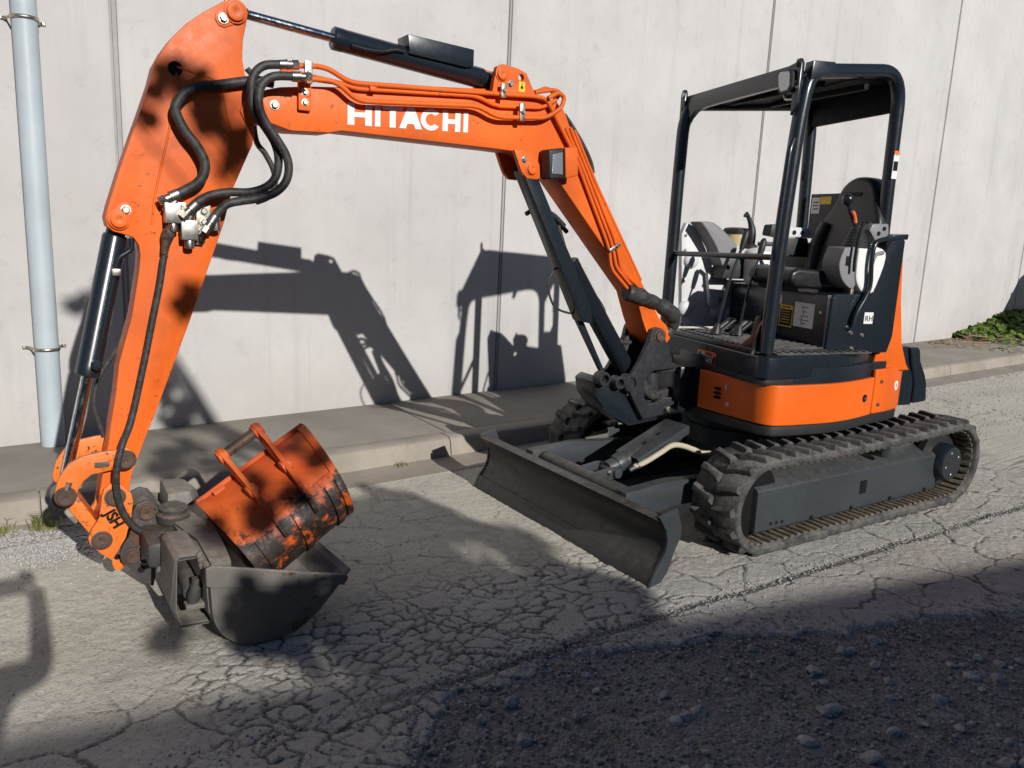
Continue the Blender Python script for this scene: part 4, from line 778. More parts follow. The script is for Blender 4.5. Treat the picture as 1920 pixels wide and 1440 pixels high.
for k, (p0, p1) in enumerate((((.295,.06,1.00),(.165,.06,1.505)),((.185,.12,1.00),(.085,.12,1.46)))):
    p0, p1 = H(*p0), H(*p1); t = MB().tube(chain([p0, p0.lerp(p1,.12)+HF*.0, p0.lerp(p1,.6)+HF*.012, p1],6), .009 if k==0 else .007, 10).build('travel_lever', 'black', EXC, 0, 60)
    d = (p1-p0).normalized(); MB().lathe(p1-d*.02, d, [(0,.014),(.05,.019),(.10,.018),(.115,.008)], 14).build('lever_grip', 'blackmat', t, 0, 60)
    MB().lathe(p0, d, [(0,.032),(.02,.028),(.06,.012)], 16).build('lever_boot','blackmat',t,0)
MB().tube([H(.06,.06,1.52),H(-.02,.16,1.525)], .013, 10).build('lever_crossgrip','midgrey',EXC)
def pedal(f, l, z, tilt, nm):
    X = (HF*math.cos(tilt)+UZ*math.sin(tilt)); Z = UZ*math.cos(tilt)-HF*math.sin(tilt); c = H(f,l,z)
    m = MB()
    for k in (-.04,0,.04): m.box(c+HL*k, (.10,.012,.008), X, HL, Z)
    for k in (-.045,0,.045): m.box(c+X*k, (.012,.10,.009), X, HL, Z)
    m.build(nm, 'blackmat', EXC, .002)
pedal(.27,-.167,1.015,.15,'foot_pedal')
for f,l in ((.10,-.12),(.10,.03)):
    c = H(f,l,1.03); X = (HF*.8-UZ*.6); Z = (UZ*.8+HF*.6)
    MB().box(c,(.13,.085,.018),X,HL,Z).build('foot_pedal','blackmat',EXC,.008)
    MB().box(c+Z*.011,(.10,.03,.006),X,HL,Z).build('pedal_pad','midgrey',EXC,.002)
rpn = MB().box(H(-.505,-.06,1.70),(.010,.27,.27),HF,HL,UZ).build('rear_screen_plate','blackmat',EXC,.003)
MB().box(H(-.499,-.145,1.765),(.002,.072,.095),HF,HL,UZ).build('data_label','white',rpn)
for z in (1.785,1.765,1.745): MB().box(H(-.4975,-.145,z),(.001,.045,.006),HF,HL,UZ).build('label_line','labelblack',rpn)
MB().box(H(-.499,-.06,1.795),(.002,.09,.045),HF,HL,UZ).build('hazard_label','yellow',rpn)

# ------------------------------------------------------------------ canopy
r = .036
near = fillet([H(.398,.65,.985),H(.385,.65,1.5),H(.350,.65,2.10),H(.318,.648,2.345),H(-.475,.425,2.462),H(-.490,.415,2.0),H(-.508,.408,1.55)], .20, 10)
cano = MB().tube(near, r, 20).build('canopy_rail', 'black', EXC, 0, 60, label='bent near-side canopy tube forming two posts and a roof rail')
far = fillet([H(.405,-.30,.975),H(.400,-.30,1.9),H(.395,-.30,2.18),H(.36,-.30,2.30),H(-.46,-.27,2.37),H(-.50,-.27,2.25),H(-.52,-.27,1.55)], .12, 8)
MB().tube(far, r, 20).build('canopy_rail', 'black', EXC, 0, 60, label='bent far-side canopy tube forming two posts and a roof rail')
MB().tube(fillet([H(.375,.66,2.03),H(.402,.672,1.98),H(.430,.676,1.50),H(.412,.66,1.45)],.03,5), .015, 12).build('grab_handle', 'black', EXC, 0, 60)
hr = MB().tube([H(.402,-.29,1.440),H(.396,.635,1.462)], .015, 14).build('hand_rail', 'black', EXC, .002)
# roof skin
m = MB(); nf, nl = 14, 12; V = []
for i in range(nf+1):
    for j in range(nl+1):
        t = i/nf; u = j/nl; f = .375-.89*t; wl_ = .60-.19*t; l = -.30+(wl_+.30)*u; z = 2.352+.085*t-.045*(1-u)+.010*math.sin(math.pi*u)*math.sin(math.pi*t)-.05*max(0,t-.9)*10*.4
        V.append(H(f,l,z))
m.v = [tuple(v) for v in V]; m.f = [(i*(nl+1)+j,(i+1)*(nl+1)+j,(i+1)*(nl+1)+j+1,i*(nl+1)+j+1) for i in range(nf) for j in range(nl)]
rf = m.build('canopy_roof', 'roofblack', EXC, 0, 60); md = rf.modifiers.new('t','SOLIDIFY'); md.thickness = .02; md.offset = -1
# front header beam with gussets, and rear header
hfront([(-.30,2.345),(-.30,2.17),(-.262,2.215),(-.21,2.247),(-.13,2.262),(.0,2.268),(.60,2.285),(.66,2.25),(.655,2.385),(.58,2.372)], .352, .388).build('front_header', 'black', EXC, .008)
hfront([(-.29,2.37),(-.29,2.235),(.385,2.255),(.41,2.44)], -.505, -.475).build('rear_header', 'roofblack', EXC, .008)
for k in (.12,-.16): hbox((k,.13,2.325+(.12-k)*.05),(.03,.78,.03)).build('roof_bow','roofblack',EXC,.004)
for l, z in ((-.318,2.325),(.668,2.335)):
    m = hfront([(l-.022,z-.20),(l-.026,z+.03),(l-.012,z+.055),(l+.012,z+.055),(l+.024,z+.03),(l+.02,z-.15)], .385, .402)
    bk = m.build('corner_bracket','black',EXC,.003)
    MB().cyl(H(.403,l,z+.028),H(.4045,l,z+.028),.013,seg=18).build('bracket_hole','white' if l<0 else 'labelblack',bk)
    for a,b in ((-.006,-.05),(.008,-.075)): bolt(H(.402,l+a,z+b),HF,.007,.008,'bolt','steel',bk)
hside([(.335,2.30),(.325,2.388),(.20,2.394),(.165,2.35)], .625,.685).build('rail_bracket','black',EXC,.005)
# work lamp under the header
lp = MB().prism([H(.425,l,z) for l,z in ((.545,2.335),(.555,2.352),(.645,2.348),(.66,2.33),(.668,2.262),(.65,2.238),(.585,2.236),(.56,2.258))], [H(.37,l,z) for l,z in ((.555,2.33),(.565,2.345),(.635,2.34),(.65,2.325),(.655,2.265),(.64,2.245),(.595,2.245),(.57,2.262))]).build('work_lamp','blackmat',EXC,.012,seg=3)
MB().prism([H(.4262,l,z) for l,z in ((.561,2.328),(.57,2.34),(.635,2.337),(.646,2.322),(.652,2.268),(.64,2.25),(.592,2.249),(.573,2.266))], [H(.428,l,z) for l,z in ((.563,2.327),(.571,2.338),(.634,2.335),(.644,2.321),(.65,2.269),(.639,2.252),(.593,2.251),(.575,2.267))]).build('lamp_lens','glass',lp,.0)
MB().tube(chain([H(.38,.56,2.24),H(.38,.58,2.218),H(.38,.64,2.215),H(.38,.67,2.235)],5),.006,8).build('lamp_stay','steel',lp)
# stickers on the posts
st = MB().box(H(-.490,.4495,1.975),(.036,.004,.145),HF,HL,UZ).build('post_sticker','white',cano)
MB().box(H(-.490,.452,2.04),(.036,.002,.02),HF,HL,UZ).build('sticker_band','labelorange',st)
MB().box(H(-.490,.452,1.97),(.030,.002,.05),HF,HL,UZ).build('sticker_band','labelblack',st)
MB().box(H(-.475,-.255,1.97),(.004,.034,.10),HF,HL,UZ).build('post_sticker','labelblack',EXC)
# foot of the near front post
hside([(.46,.972),(.35,.972),(.37,1.11),(.405,1.15),(.425,1.11)], .602,.618).build('post_gusset','black',EXC,.004)
hfront([(.40,.972),(.60,.972),(.60,1.17),(.56,1.16),(.53,1.05),(.46,1.0)], .40,.412).build('post_gusset','black',EXC,.004)

# ------------------------------------------------------------------ boom, arm, cylinders, hoses (boom plane)
def P1(k): return B(*D[k][0])
def path3(k): return [B(*p) for p in D[k]]
bm_ = bprism(D['boom'], -.085, .085).build('boom', 'orange', EXC, .006, label='long orange boom with white maker lettering')
# lettering
x0,_,z0 = D['letters2'][0]; x1,_,z1 = D['letters2'][1]; hL = .5*((D['letters2'][2][2]-z0)+(D['letters2'][3][2]-z1))
def LP(u, v):   # u: 0..638 across, v: 0..1 up
    t = u/638.; return B(x0+(x1-x0)*t, .0862, z0+(z1-z0)*t+hL*v)
def letter(pts):
    MB().prism([LP(u,v) for u,v in pts], [LP(u,v)+BN*.0012 for u,v in pts]).build('letter','white',bm_)
def Hl_(a, b, s=34): letter([(a,0),(a,1),(a+s,1),(a+s,.60),(b-s,.60),(b-s,1),(b,1),(b,0),(b-s,0),(b-s,.37),(a+s,.37),(a+s,0)])
Hl_(0,121); letter([(136,0),(136,1),(164,1),(164,0)])
letter([(173,.79),(173,1),(281,1),(281,.79),(243,.79),(243,0),(211,0),(211,.79)])
letter([(261,0),(303,1),(340,1),(383,0),(347,0),(338,.22),(304,.22),(296,0)])
def Cl():
    o = []; cx, cy, rx, ry = 430, .5, 56, .52
    for t in np.linspace(R(38), R(322), 26): o.append((cx+rx*math.cos(t), cy+ry*math.sin(t)))
    for t in np.linspace(R(318), R(42), 26): o.append((cx+rx*.50*math.cos(t), cy+ry*.55*math.sin(t)))
    letter(o)
Cl(); Hl_(494,594,30); letter([(611,0),(611,1),(638,1),(638,0)])
# brackets
for w0, w1 in ((.072,.1),(-.1,-.072)):
    o = D['armcyl_bracket']; hc = D['armcyl_hole'][0]; hr_ = .016
    k = max(range(len(o)), key=lambda i: -((o[i][0]-hc[0])**2+(o[i][1]-hc[1])**2)); ang = math.atan2(o[k][1]-hc[1], o[k][0]-hc[0])
    hole = [(hc[0]+hr_*math.cos(ang-t), hc[1]+hr_*math.sin(ang-t)) for t in np.linspace(0, 2*math.pi, 17)]
    area = sum(o[i][0]*o[(i+1)%len(o)][1]-o[(i+1)%len(o)][0]*o[i][1] for i in range(len(o)))
    if area < 0: hole = hole[::-1]
    out = o[:k+1]+hole+o[k:]
    bprism(out, w0, w1).build('cylinder_bracket','orange',bm_,0)
    bprism(D['boomcyl_bracket'], w0*.95, w1*.95).build('cylinder_bracket','orange',bm_,.004)
pinhead(P1('p_cylbase')-BN*.012, BN, .026, .016, 'pin', 'orange', bm_); bolt(P1('p_cylbasebolt')-BN*.012, BN, .012,.014,'bolt','steel',bm_)
pinhead(P1('p_boomcyl')-BN*.008, BN, .026, .016, 'pin', 'orange', bm_); bolt(P1('p_boomcylbolt')-BN*.006, BN, .012,.014,'bolt','steel',bm_)
bolt(P1('p_pivbolt')-BN*.005, BN, .014,.016,'bolt','zinc',bm_)
pz = B(2.052,.084,1.958); pinhead(pz, BN, .034, .014, 'pin','orange',bm_)
s0 = P1('p_sticker')+BN*.0008; sk = MB().box(s0,(.034,.002,.044),BD,BN,UZ).build('lifting_sticker','yellow',bm_)
MB().lathe(s0+BN*.001-UZ*.003, BN, [(0,.007),(.001,.007)],14).build('hook_mark','labelblack',sk); MB().box(s0+BN*.0015+UZ*.009,(.003,.001,.014),BD,BN,UZ).build('hook_mark','labelblack',sk)
# steel pipes along the boom
for k, r in (('tubeA',.0105),('tubeB',.0105),('tubeC',.0095),('tubeD',.0095),('lineA',.0095),('lineB',.0095),('lineC',.0095),('lineD',.0085)):
    MB().tube(fillet(path3(k),.045,6), r, 12).build('hydraulic_pipe','orange',bm_,0,60)
def clamp(c, nb, d=(.028,.02,.075), ax=BD):
    ax = Vector(ax).normalized(); up_ = BN.cross(ax)
    o = MB().box(c, d, ax, BN, up_).build('pipe_clamp','zinc',bm_,.004)
    for k in nb: bolt(Vector(c)+up_*k+BN*d[1]*.5, BN, .009, .012, 'clamp_bolt','steel',o)
clamp(B(*D['clampA'][0])+BN*.012,(0,),(.030,.020,.085)); clamp(B(*D['clampB'][0])+BN*.0,(0,),(.026,.018,.060)); clamp(B(*D['clampB'][1])+BN*.01,(0,),(.026,.018,.078))
clamp(P1('clampC')+BN*.006,(-.012,),(.020,.016,.075),BD*.5+UZ*.85)
m = MB().box(B(1.862,.098,2.035),(.052,.022,.125),BD,BN,UZ); tb = m.build('pipe_bracket','orange',bm_,.006)
for z in (2.042,2.003): bolt(B(1.862,.108,z),BN,.011,.014,'bolt','zinc',tb)
MB().box(B(1.58,.100,2.088),(.028,.05,.018),BD,BN,UZ).build('pipe_bracket','orange',bm_,.002)
for k in ('tubeA','tubeB'):
    p = path3(k)[0]; d = (p-path3(k)[1]).normalized()
    MB().lathe(p-d*.03, d, [(0,.016),(.05,.016)],6).build('pipe_nut','orange',bm_); 
MB().tube(chain(path3('cable'),6),.010,10).build('loom','hose',bm_,0,60)
MB().tube(chain(path3('sheath'),8), [.040+.003*math.sin(k*1.1)+.006*math.sin(k*.35) for k in range(41)], 16).build('hose_sheath','hose',EXC,0,60,label='crumpled black sleeve over the hoses at the boom foot')
# boom lamp
lb = bprism(D['lampbox'], .085, .178).build('lamp_bracket','orange',bm_,.008,seg=3)
LM = [Vector((a,z)) for a,z in D['lamp']]; 
m = bprism(D['lamp'], .09, .17).build('work_lamp','blackmat',bm_,.014,seg=3)
cn = sum(LM, Vector((0,0)))/4
lens = [cn+(p-cn)*.72 for p in LM]; lens = [(lens[0]+(lens[1]-lens[0])*.12+(lens[3]-lens[0])*.05), lens[1], lens[2]+(lens[3]-lens[2])*.05, lens[3]+(lens[0]-lens[3])*.06]
bprism([(p.x,p.y) for p in lens], .171, .1745).build('lamp_lens','glass',m,.001)
# arm
am = bprism(D['arm'], -.075, .075).build('arm','orange',EXC,.006,label='orange dipper arm with scratches and black hoses')
for k, r, mt in (('p_armtop',.034,'orange'),('p_bucktop',.030,'orange')):
    pinhead(P1(k)-BN*.006, BN, r, .018, 'pin', mt, am)
for k in ('p_armtopbolt','p_bucktopbolt'): bolt(P1(k)-BN*.004, BN, .014,.018,'bolt','zinc',am)
def keeper(a, b, r): # rounded lock plate between pin and bolt
    a2, b2 = Vector((D[a][0][0],D[a][0][2])), Vector((D[b][0][0],D[b][0][2])); d = (b2-a2).normalized(); n = Vector((-d.y,d.x)); L = (b2-a2).length
    o = [a2+n*r*1.1-d*r*.2, b2+n*r*.75+d*r*.35, b2+n*r*.35+d*r*.75, b2-n*r*.35+d*r*.75, b2-n*r*.75+d*r*.35, a2-n*r*1.1-d*r*.2]
    bprism([(p.x,p.y) for p in o], .070, .0805).build('lock_plate','orange',am,.003)
keeper('p_armtop','p_armtopbolt',.038); keeper('p_bucktop','p_bucktopbolt',.036)
for k in ('weld1','weld2'): MB().tube([B(a,.075,z) for a,z in D[k]], .0045, 8).build('weld_seam','orange',am,0,60)
MB().lathe(B(D['slot'][0][0],.0755,D['slot'][0][1]), BN, [(0,.026),(.0018,.026)],22).build('slot_hole','labelblack',am)
# valves on the arm
def valve(k, body, plate, bolts_, nm):
    c = B(*D[k][0]); m = MB().box(c,(.062,.048,.075),BD,BN,UZ); m.cyl(c-UZ*.035,c-UZ*.07,.018,seg=14); m.cyl(c+UZ*.035,B(*D[k][-1]),.016,.013,seg=14)
    m.cyl(c, B(*D[k][1]), .017, seg=8); v = m.build(nm,'steel',am,.005)
    p = B(*D[k][2]); MB().box(p-BN*.025,(.042,.010,.085),BD,BN,UZ).build('mount_plate','zinc',v,.003)
    for s in (-.02,.02): bolt(p+UZ*s-BN*.018,BN,.011,.014,'bolt','zinc',v)
valve('valveA',0,0,0,'stop_valve'); valve('valveB',0,0,0,'stop_valve')
c = B(*D['valveC'][0]); pl = MB().box(c-BN*.02,(.055,.010,.09),BD,BN,UZ).build('mount_plate','zinc',am,.003)
for s in (-.02,.022): bolt(c+UZ*s-BN*.014,BN,.012,.014,'bolt','zinc',pl)
MB().cyl(B(*D['valveC'][1])-UZ*.035,B(*D['valveC'][1])+UZ*.03,.018,seg=14).build('hose_elbow','steel',am,.003)
# hoses
D['hose1'] = [(1.985,.10,2.062),(2.06,.10,2.062)]+D['hose1'][1:]
def hz(k, r, mat='hose', n=8, nm='hydraulic_hose'):
    p = chain(path3(k), n); o = MB().tube(p, r, 14).build(nm, mat, EXC, 0, 60); return o, p
def ferrule(o, p, q, r, L=.05):
    p, q = Vector(p), Vector(q); d = (q-p).normalized()
    MB().lathe(p, d, [(0,r*1.12),(L*.55,r*1.12),(L*.56,r*1.28),(L*.62,r*1.28),(L*.64,r*.85),(L,r*.85)],14).build('hose_ferrule','steel',o,0)
    MB().lathe(p+d*L, d, [(0,r*1.05),(L*.5,r*1.05)],6).build('hose_nut','zinc',o,0)
o, p = hz('hose1',.0185); ferrule(o, p[-1], p[-1]+(p[-1]-p[-4]), .018)
o, p = hz('hose2',.0165); ferrule(o, p[-1], p[-1]+(p[-1]-p[-4]), .016); ferrule(o, p[0], p[0]+(p[0]-p[3]), .016)
o, p = hz('hose3',.0165); ferrule(o, p[-1], p[-1]+(p[-1]-p[-4]), .016); ferrule(o, p[0], p[0]+(p[0]-p[3]), .016)
hz('hose4',.012); hz('hosebk',.009)
D['hose5'] = D['hose5'][:5]+D['hose5'][7:]
o, p = hz('hose5',.0125)
c4 = path3('coupling'); MB().tube(c4[:2]+[c4[1].lerp(c4[2],.3),c4[2],c4[2].lerp(c4[3],.4),c4[3]], [.017,.017,.024,.022,.016,.013], 14).build('quick_coupler','rusty',o,0,30)
# thin loose cable by the boom cylinder
MB().tube(chain([B(.50,.03,1.42),B(.56,.03,1.36),B(.60,.03,1.28),B(.56,.03,1.17),B(.47,.03,1.13),B(.40,.03,1.13)],8),.006,8).build('loose_cable','hose',EXC,0,60)
for dz, ww in ((0,-.10),(.03,-.12),(-.03,-.06)):
    MB().tube(chain([B(.50,ww,1.60+dz),B(.42,ww,1.42+dz),B(.33,ww,1.28+dz),B(.26,ww,1.12+dz),B(.16,ww,1.02+dz),B(.05,ww,.93+dz)],8),.013,10).build('boom_hose','hose',EXC,0,60)
for k, (a0, w_) in enumerate(((.70,-.05),(.66,-.03),(.62,-.06))):
    MB().tube(chain([B(a0,w_,1.62-.03*k),B(a0-.10,w_-.02,1.66-.03*k),B(a0-.2,w_-.03,1.60-.03*k)],8),.012,10).build('boom_hose','hose',EXC,0,60)
MB().tube(chain([B(.33,.02,1.25),B(.24,.03,1.14),B(.22,.03,1.03),B(.12,.03,.97),B(.04,.03,.96)],8),.012,10).build('boom_hose','hose',EXC,0,60)
# cylinders
def cylinder(nm, e0, r0a, r0b, b0, b1, e1, rr, rb, label):
    d = (b1-b0).normalized(); o = MB().lathe(b0, d, [(0,rb*.86),(.006,rb*1.02),(.045,rb*1.02),(.047,rb),((b1-b0).length-.01,rb),((b1-b0).length,rb*.9)],28).build(nm,'black',EXC,0,30,label)
    MB().cyl(e0, b0+d*.01, rr, seg=22).build('piston_rod','chrome',o,0)
    MB().lathe(e0-BN*.05, BN, [(0,rr*1.9),(.10,rr*1.9)],24).build('rod_eye','black',o,.004)
    MB().lathe(e0+(b0-e0).normalized()*rr*1.4, (b0-e0), [(0,rr*1.25),(.035,rr*1.25),(.04,rr)],20).build('rod_collar','black',o,0)
    MB().lathe(e1-BN*.05, BN, [(0,rb*.9),(.10,rb*.9)],24).build('base_eye','black',o,.004)
    MB().cyl(b1-d*.01,e1,rb*.8,rb*.7,seg=20).build('base_neck','black',o,0); return o
a = path3('armcyl'); ac = cylinder('arm_cylinder',a[0],0,0,a[2],a[3],a[4],.019,.046,'black arm cylinder above the boom with a steel guard')
g_ = bprism(D['armcyl_guard'], -.062, .062).build('cylinder_guard','black',ac,.006)
MB().tube(chain(path3('armcyl_pipe'),6),.008,10).build('cylinder_pipe','black',ac,0,60)
b_ = path3('bkcyl'); bk = cylinder('bucket_cylinder',b_[5],0,0,b_[2],b_[1],b_[0],.021,.044,'black bucket cylinder along the outer side of the arm')
MB().tube(fillet(path3('bkcyl_pipe'),.03,5),.010,10).build('cylinder_pipe','black',bk,0,60)
MB().lathe(path3('bkcyl_pipe')[-1]-BN*.03,BN,[(0,.020),(.045,.020),(.05,.012)],18).build('pipe_boss','black',bk,0)
MB().box(path3('bkcyl_pipe')[4]+UZ*-.02,(.03,.04,.026),BD,BN,UZ).build('pipe_clip','steel',bk,.003)
c_ = path3('boomcyl'); bo = cylinder('boom_cylinder',c_[0],0,0,c_[3],c_[4],c_[5],.024,.054,'charcoal boom cylinder under the boom')
o = D['boomcyl_guard2']; gm = bprism([(.818,1.815),(.735,1.80),(.36,1.150),(.345,1.075),(.415,1.09)], .0, .09)
gm.build('cylinder_guard','black',bo,.006)
bprism([(.42,1.10),(.372,1.085),(.205,.80),(.235,.81)], .01, .04).build('guard_tail','black',bo,.003)
# swing post
for w0, w1 in ((.092,.125),(-.125,-.092)):
    po = bprism(D['post'], w0, w1).build('swing_post','cast',EXC,.010,seg=3,label='dark cast swing post carrying the boom foot' if w0>0 else None)
lowp = [(-.16,.56),(-.012,.545),(.055,.64),(.125,.72),(.27,.79),(.31,.765),(.29,.68),(.20,.58),(.05,.50),(-.15,.515)]
bprism(lowp, -.10, .085).build('swing_body','black',EXC,.012)
bprism([(-.03,.62),(.03,.72),(.06,.80),(-.0,.93),(-.07,.99),(-.13,.96),(-.14,.86),(-.08,.80),(-.02,.76)], -.085, -.045).build('post_web','cast',EXC,.006)
bprism([(.03,.80),(.05,.86),(-.005,.98),(-.04,.99),(-.02,.93),(.02,.83)],-.075,-.05).build('post_web','cast',EXC,.004)
for a_, z_, r_ in ((.096,.752,.030),(.172,.759,.022),(.278,.786,.024)):
    t = MB().lathe(B(a_,.075,z_),BN,[(0,r_*1.6),(.055,r_*1.6),(.062,r_*1.45),(.062,r_),(.035,r_*.95)],26).build('pin_boss','cast',EXC,0)
    MB().lathe(B(a_,.10,z_),BN,[(0,r_*.8),(.012,r_*.8)],18).build('pin','labelblack',t)  # black disc painted in for the dark of the open boss hole
pinhead(B(-.085,.122,1.006),BN,.030,.018,'boom_foot_pin','rusty',EXC)
MB().lathe(B(-.183,.11,.588),BN,[(0,.017),(.03,.017),(.032,.009)],14).build('grease_plug','zinc',EXC)
for dz in (0,.035,.07): MB().tube(chain([B(-.03,.05,.78-dz*.4),B(-.07,.06,.71-dz*.4),B(-.15,.055,.665-dz*.3),B(-.25,.04,.672-dz*.2),B(-.40,.02,.69-dz*.2)],7),.021,12).build('swing_hose','hose',EXC,0,60)
hbox((.50,-.02,.70),(.14,.36,.26)).build('swing_bracket','black',EXC,.02)
hbox((.60,0,.80),(.20,.22,.025)).build('swing_lug','cast',EXC,.006); hbox((.60,0,.63),(.20,.22,.025)).build('swing_lug','cast',EXC,.006)
MB().cyl(B(-.14,0,.55),B(-.14,0,.86),.06,seg=24).build('swing_pin','cast',EXC,.004)

# ------------------------------------------------------------------ linkage, hitch, tilt hitch
for w0, w1 in ((.112,.135),(-.135,-.112)):
    lk = bprism(D['link'], w0, w1).build('bucket_link','orange_worn',EXC,.005)
    hk = bprism(D['hook'], w0-.015*(1 if w0>0 else -1), w1-.022*(1 if w0>0 else -1)).build('quick_hitch','orange_worn',EXC,.005)
    if w0 > 0: HK = hk; LK = lk
bprism(D['lowlink'], -.06, .06).build('bucket_link_rod','orange_worn',EXC,.012)
bprism([(2.66,.44),(2.60,.49),(2.57,.45),(2.58,.30),(2.64,.215),(2.69,.27),(2.69,.33),(2.665,.38)], -.095, .095).build('hitch_core','orange_worn',EXC,.01)
bprism(D['hook_ear'], .0, .03).build('lifting_eye','orange_worn',EXC,.006)
MB().lathe(P1('p_ear')-BN*.069,BN,[(0,.012),(.0008,.012)],16).build('eye_hole','labelblack',EXC)
pinhead(P1('p_linkA')-BN*.004,BN,.030,.022,'pin','rusty',LK); pinhead(P1('p_linkB')-BN*.004,BN,.030,.022,'pin','rusty',LK)
for p, d in ((B(2.632,.138,.60),BD),(B(2.768,.138,.545),UZ*-.8+BD*.3)): MB().lathe(p,d,[(0,.011),(.05,.011)],6).build('cotter_bolt','zinc',LK)
pinhead(P1('p_hook1')+BN*.0,BN,.030,.014,'pin','rusty',HK); pinhead(P1('p_hook2')+BN*.0,BN,.030,.014,'pin','rusty',HK)
flat_text('cast_logo','JSH',B(2.658,.1145,.395),(-BD*.45-UZ*.9),(-BD*.9+UZ*.45),.056,'labelblack',HK,squash=.95,ext=.0015,bold=.0022)
for w0, w1 in ((.076,.098),(-.098,-.076)):
    tl = bprism(D['tilt'], w0, w1).build('tilt_hitch','hitch',EXC,.006,label='dirty grey tilt hitch side plate')
    if w0 > 0: TL = tl
pinhead(P1('p_tilt1')-BN*.003,BN,.028,.02,'pin','rusty',TL); pinhead(P1('p_tilt2')-BN*.003,BN,.026,.02,'pin','rusty',TL)
MB().tube(chain([B(2.555+.035*math.cos(t)-.04,.108,.205+.045*math.sin(t)) for t in np.linspace(2.6,-1.6,10)],3),.0035,8).build('lynch_ring','steel',TL,0,60)
MB().box(B(2.519,.0995,.21),(.030,.002,.064),BD,BN,UZ).build('rating_plate','white',TL)
MB().lathe(B(2.535,.0985,.135),BN,[(0,.014),(.001,.014)],16).build('plate_hole','labelblack',TL)
bprism([(2.55,.37),(2.50,.40),(2.44,.33),(2.42,.24),(2.46,.10),(2.51,.09),(2.55,.19)], -.075, .075).build('tilt_core','bucketsteel',EXC,.008)
MB().lathe(B(2.60,-.02,.45),BN*-1,[(0,.05),(.05,.052),(.1,.05)],22).build('hitch_knuckle','orange_worn',EXC,.004)

# ------------------------------------------------------------------ grading bucket on the tilt hitch
UA = Vector((math.cos(R(93)), math.sin(R(93)), 0)); UP = Vector((math.sin(R(93)), -math.cos(R(93)), 0))   # along the width, towards the cutting edge
GO = Vector((-3.138,-.452,0))
def G(p, u, z): return GO+UP*p+UA*u+Vector((0,0,z))
GW = .94
sh = [(-.200,.335),(-.197,.25),(-.190,.15),(-.165,.085),(-.115,.035),(-.05,.012),(.04,.006),(.12,.022),(.20,.075),(.315,.196)]
shs = smooth2(sh,4); inn = offset(shs, -.012)
if inn[0][0] < shs[0][0]: inn = offset(shs, .012)
gb = MB().prism([G(p,.012,z) for p,z in shs+inn[::-1]], [G(p,GW-.012,z) for p,z in shs+inn[::-1]]).build('grading_bucket','bucketsteel',EXC,.002,label='wide dusty steel grading bucket resting on the road')
sp = shs+[(.315,.196),(-.200,.335)]
for u in (0,GW): MB().prism([G(p,u-.007,z) for p,z in shs], [G(p,u+.007,z) for p,z in shs]).build('end_plate','bucketsteel',gb,.003)
rim = [(-.215,.345),(-.19,.352),(.31,.205),(.318,.190),(.30,.165),(-.19,.268),(-.215,.28)]
MB().prism([G(p,-.022,z) for p,z in rim], [G(p,-.0065,z) for p,z in rim]).build('rim_plate','bucketsteel',gb,.006,seg=3)
ce = [(.20,.066),(.36,.222),(.352,.230),(.195,.078)]
MB().prism([G(p,.0,z) for p,z in [(.19,.062),(.338,.212),(.330,.222),(.18,.074)]], [G(p,GW,z) for p,z in [(.19,.062),(.338,.212),(.330,.222),(.18,.074)]]).build('cutting_edge','worn',gb,.002)
fl = [(-3.289,.24),(-3.225,.262),(-3.225,0),(-3.242,-.305),(-3.255,-.44),(-3.324,-.44),(-3.318,-.182),(-3.361,.019)]
MB().prism([(x,y,.318) for x,y in fl], [(x,y,.342) for x,y in fl]).build('back_flange','bucketsteel',gb,.004)
MB().prism([(x,y,.15) for x,y in ((-3.335,-.43),(-3.30,-.43),(-3.30,.45),(-3.335,.45))], [(x,y,.33) for x,y in ((-3.345,-.43),(-3.27,-.43),(-3.27,.45),(-3.345,.45))]).build('back_beam','bucketsteel',gb,.004)
MB().prism([(-3.36,.20,.28),(-3.23,.20,.28),(-3.20,.27,.28),(-3.22,.45,.28),(-3.35,.45,.28)], [(-3.35,.22,.40),(-3.26,.22,.40),(-3.22,.30,.385),(-3.24,.45,.385),(-3.34,.45,.40)]).build('hinge_block','bucketsteel',gb,.015)
MB().lathe((-3.352,.10,.33), (.05,-.1,1), [(0,.062),(.03,.066),(.04,.055),(.055,.055),(.06,.042),(.066,.036),(.062,.012)], 26).build('swivel_cap','hitch',gb,0)
MB().box((-3.40,.02,.27),(.16,.26,.10)).build('tilt_yoke','hitch',EXC,.02)
# housing of the tilt cylinder
m = MB(); x0,x1,y0,y1 = -3.445,-3.345,-.375,-.12
m.prism([(x0,y0+.05,.16),(x0+.005,y0+.045,.15),(x0+.02,y0,.09),(x1+.04,y0,.085),(x1+.04,y0,.10),(x0+.03,y0,.105),(x0+.014,y0,.16),(x0+.022,y0,.345),(x1,y0,.345),(x1,y0,.36),(x0+.03,y0,.365),(x0+.012,y0,.35)],
        [(x0,y1,.16),(x0+.005,y1,.15),(x0+.02,y1,.09),(x1+.04,y1,.085),(x1+.04,y1,.10),(x0+.03,y1,.105),(x0+.014,y1,.16),(x0+.022,y1,.345),(x1,y1,.345),(x1,y1,.36),(x0+.03,y1,.365),(x0+.012,y1,.35)])
th_ = m.build('tilt_cylinder_housing','bucketsteel',EXC,.004)
MB().cyl((-3.365,-.33,.20),(-3.365,-.10,.235),.036,seg=20).build('tilt_cylinder','hitch',EXC,.004)
MB().tube([(-3.372,-.345,.165),(-3.368,-.350,.20),(-3.362,-.352,.225),(-3.358,-.352,.262)],[.02,.024,.019,.016],12).build('tilt_rod_end','hitch',EXC,0,30)
MB().box((-3.345,-.35,.160),(.11,.05,.02)).build('tilt_lug','bucketsteel',EXC,.004)
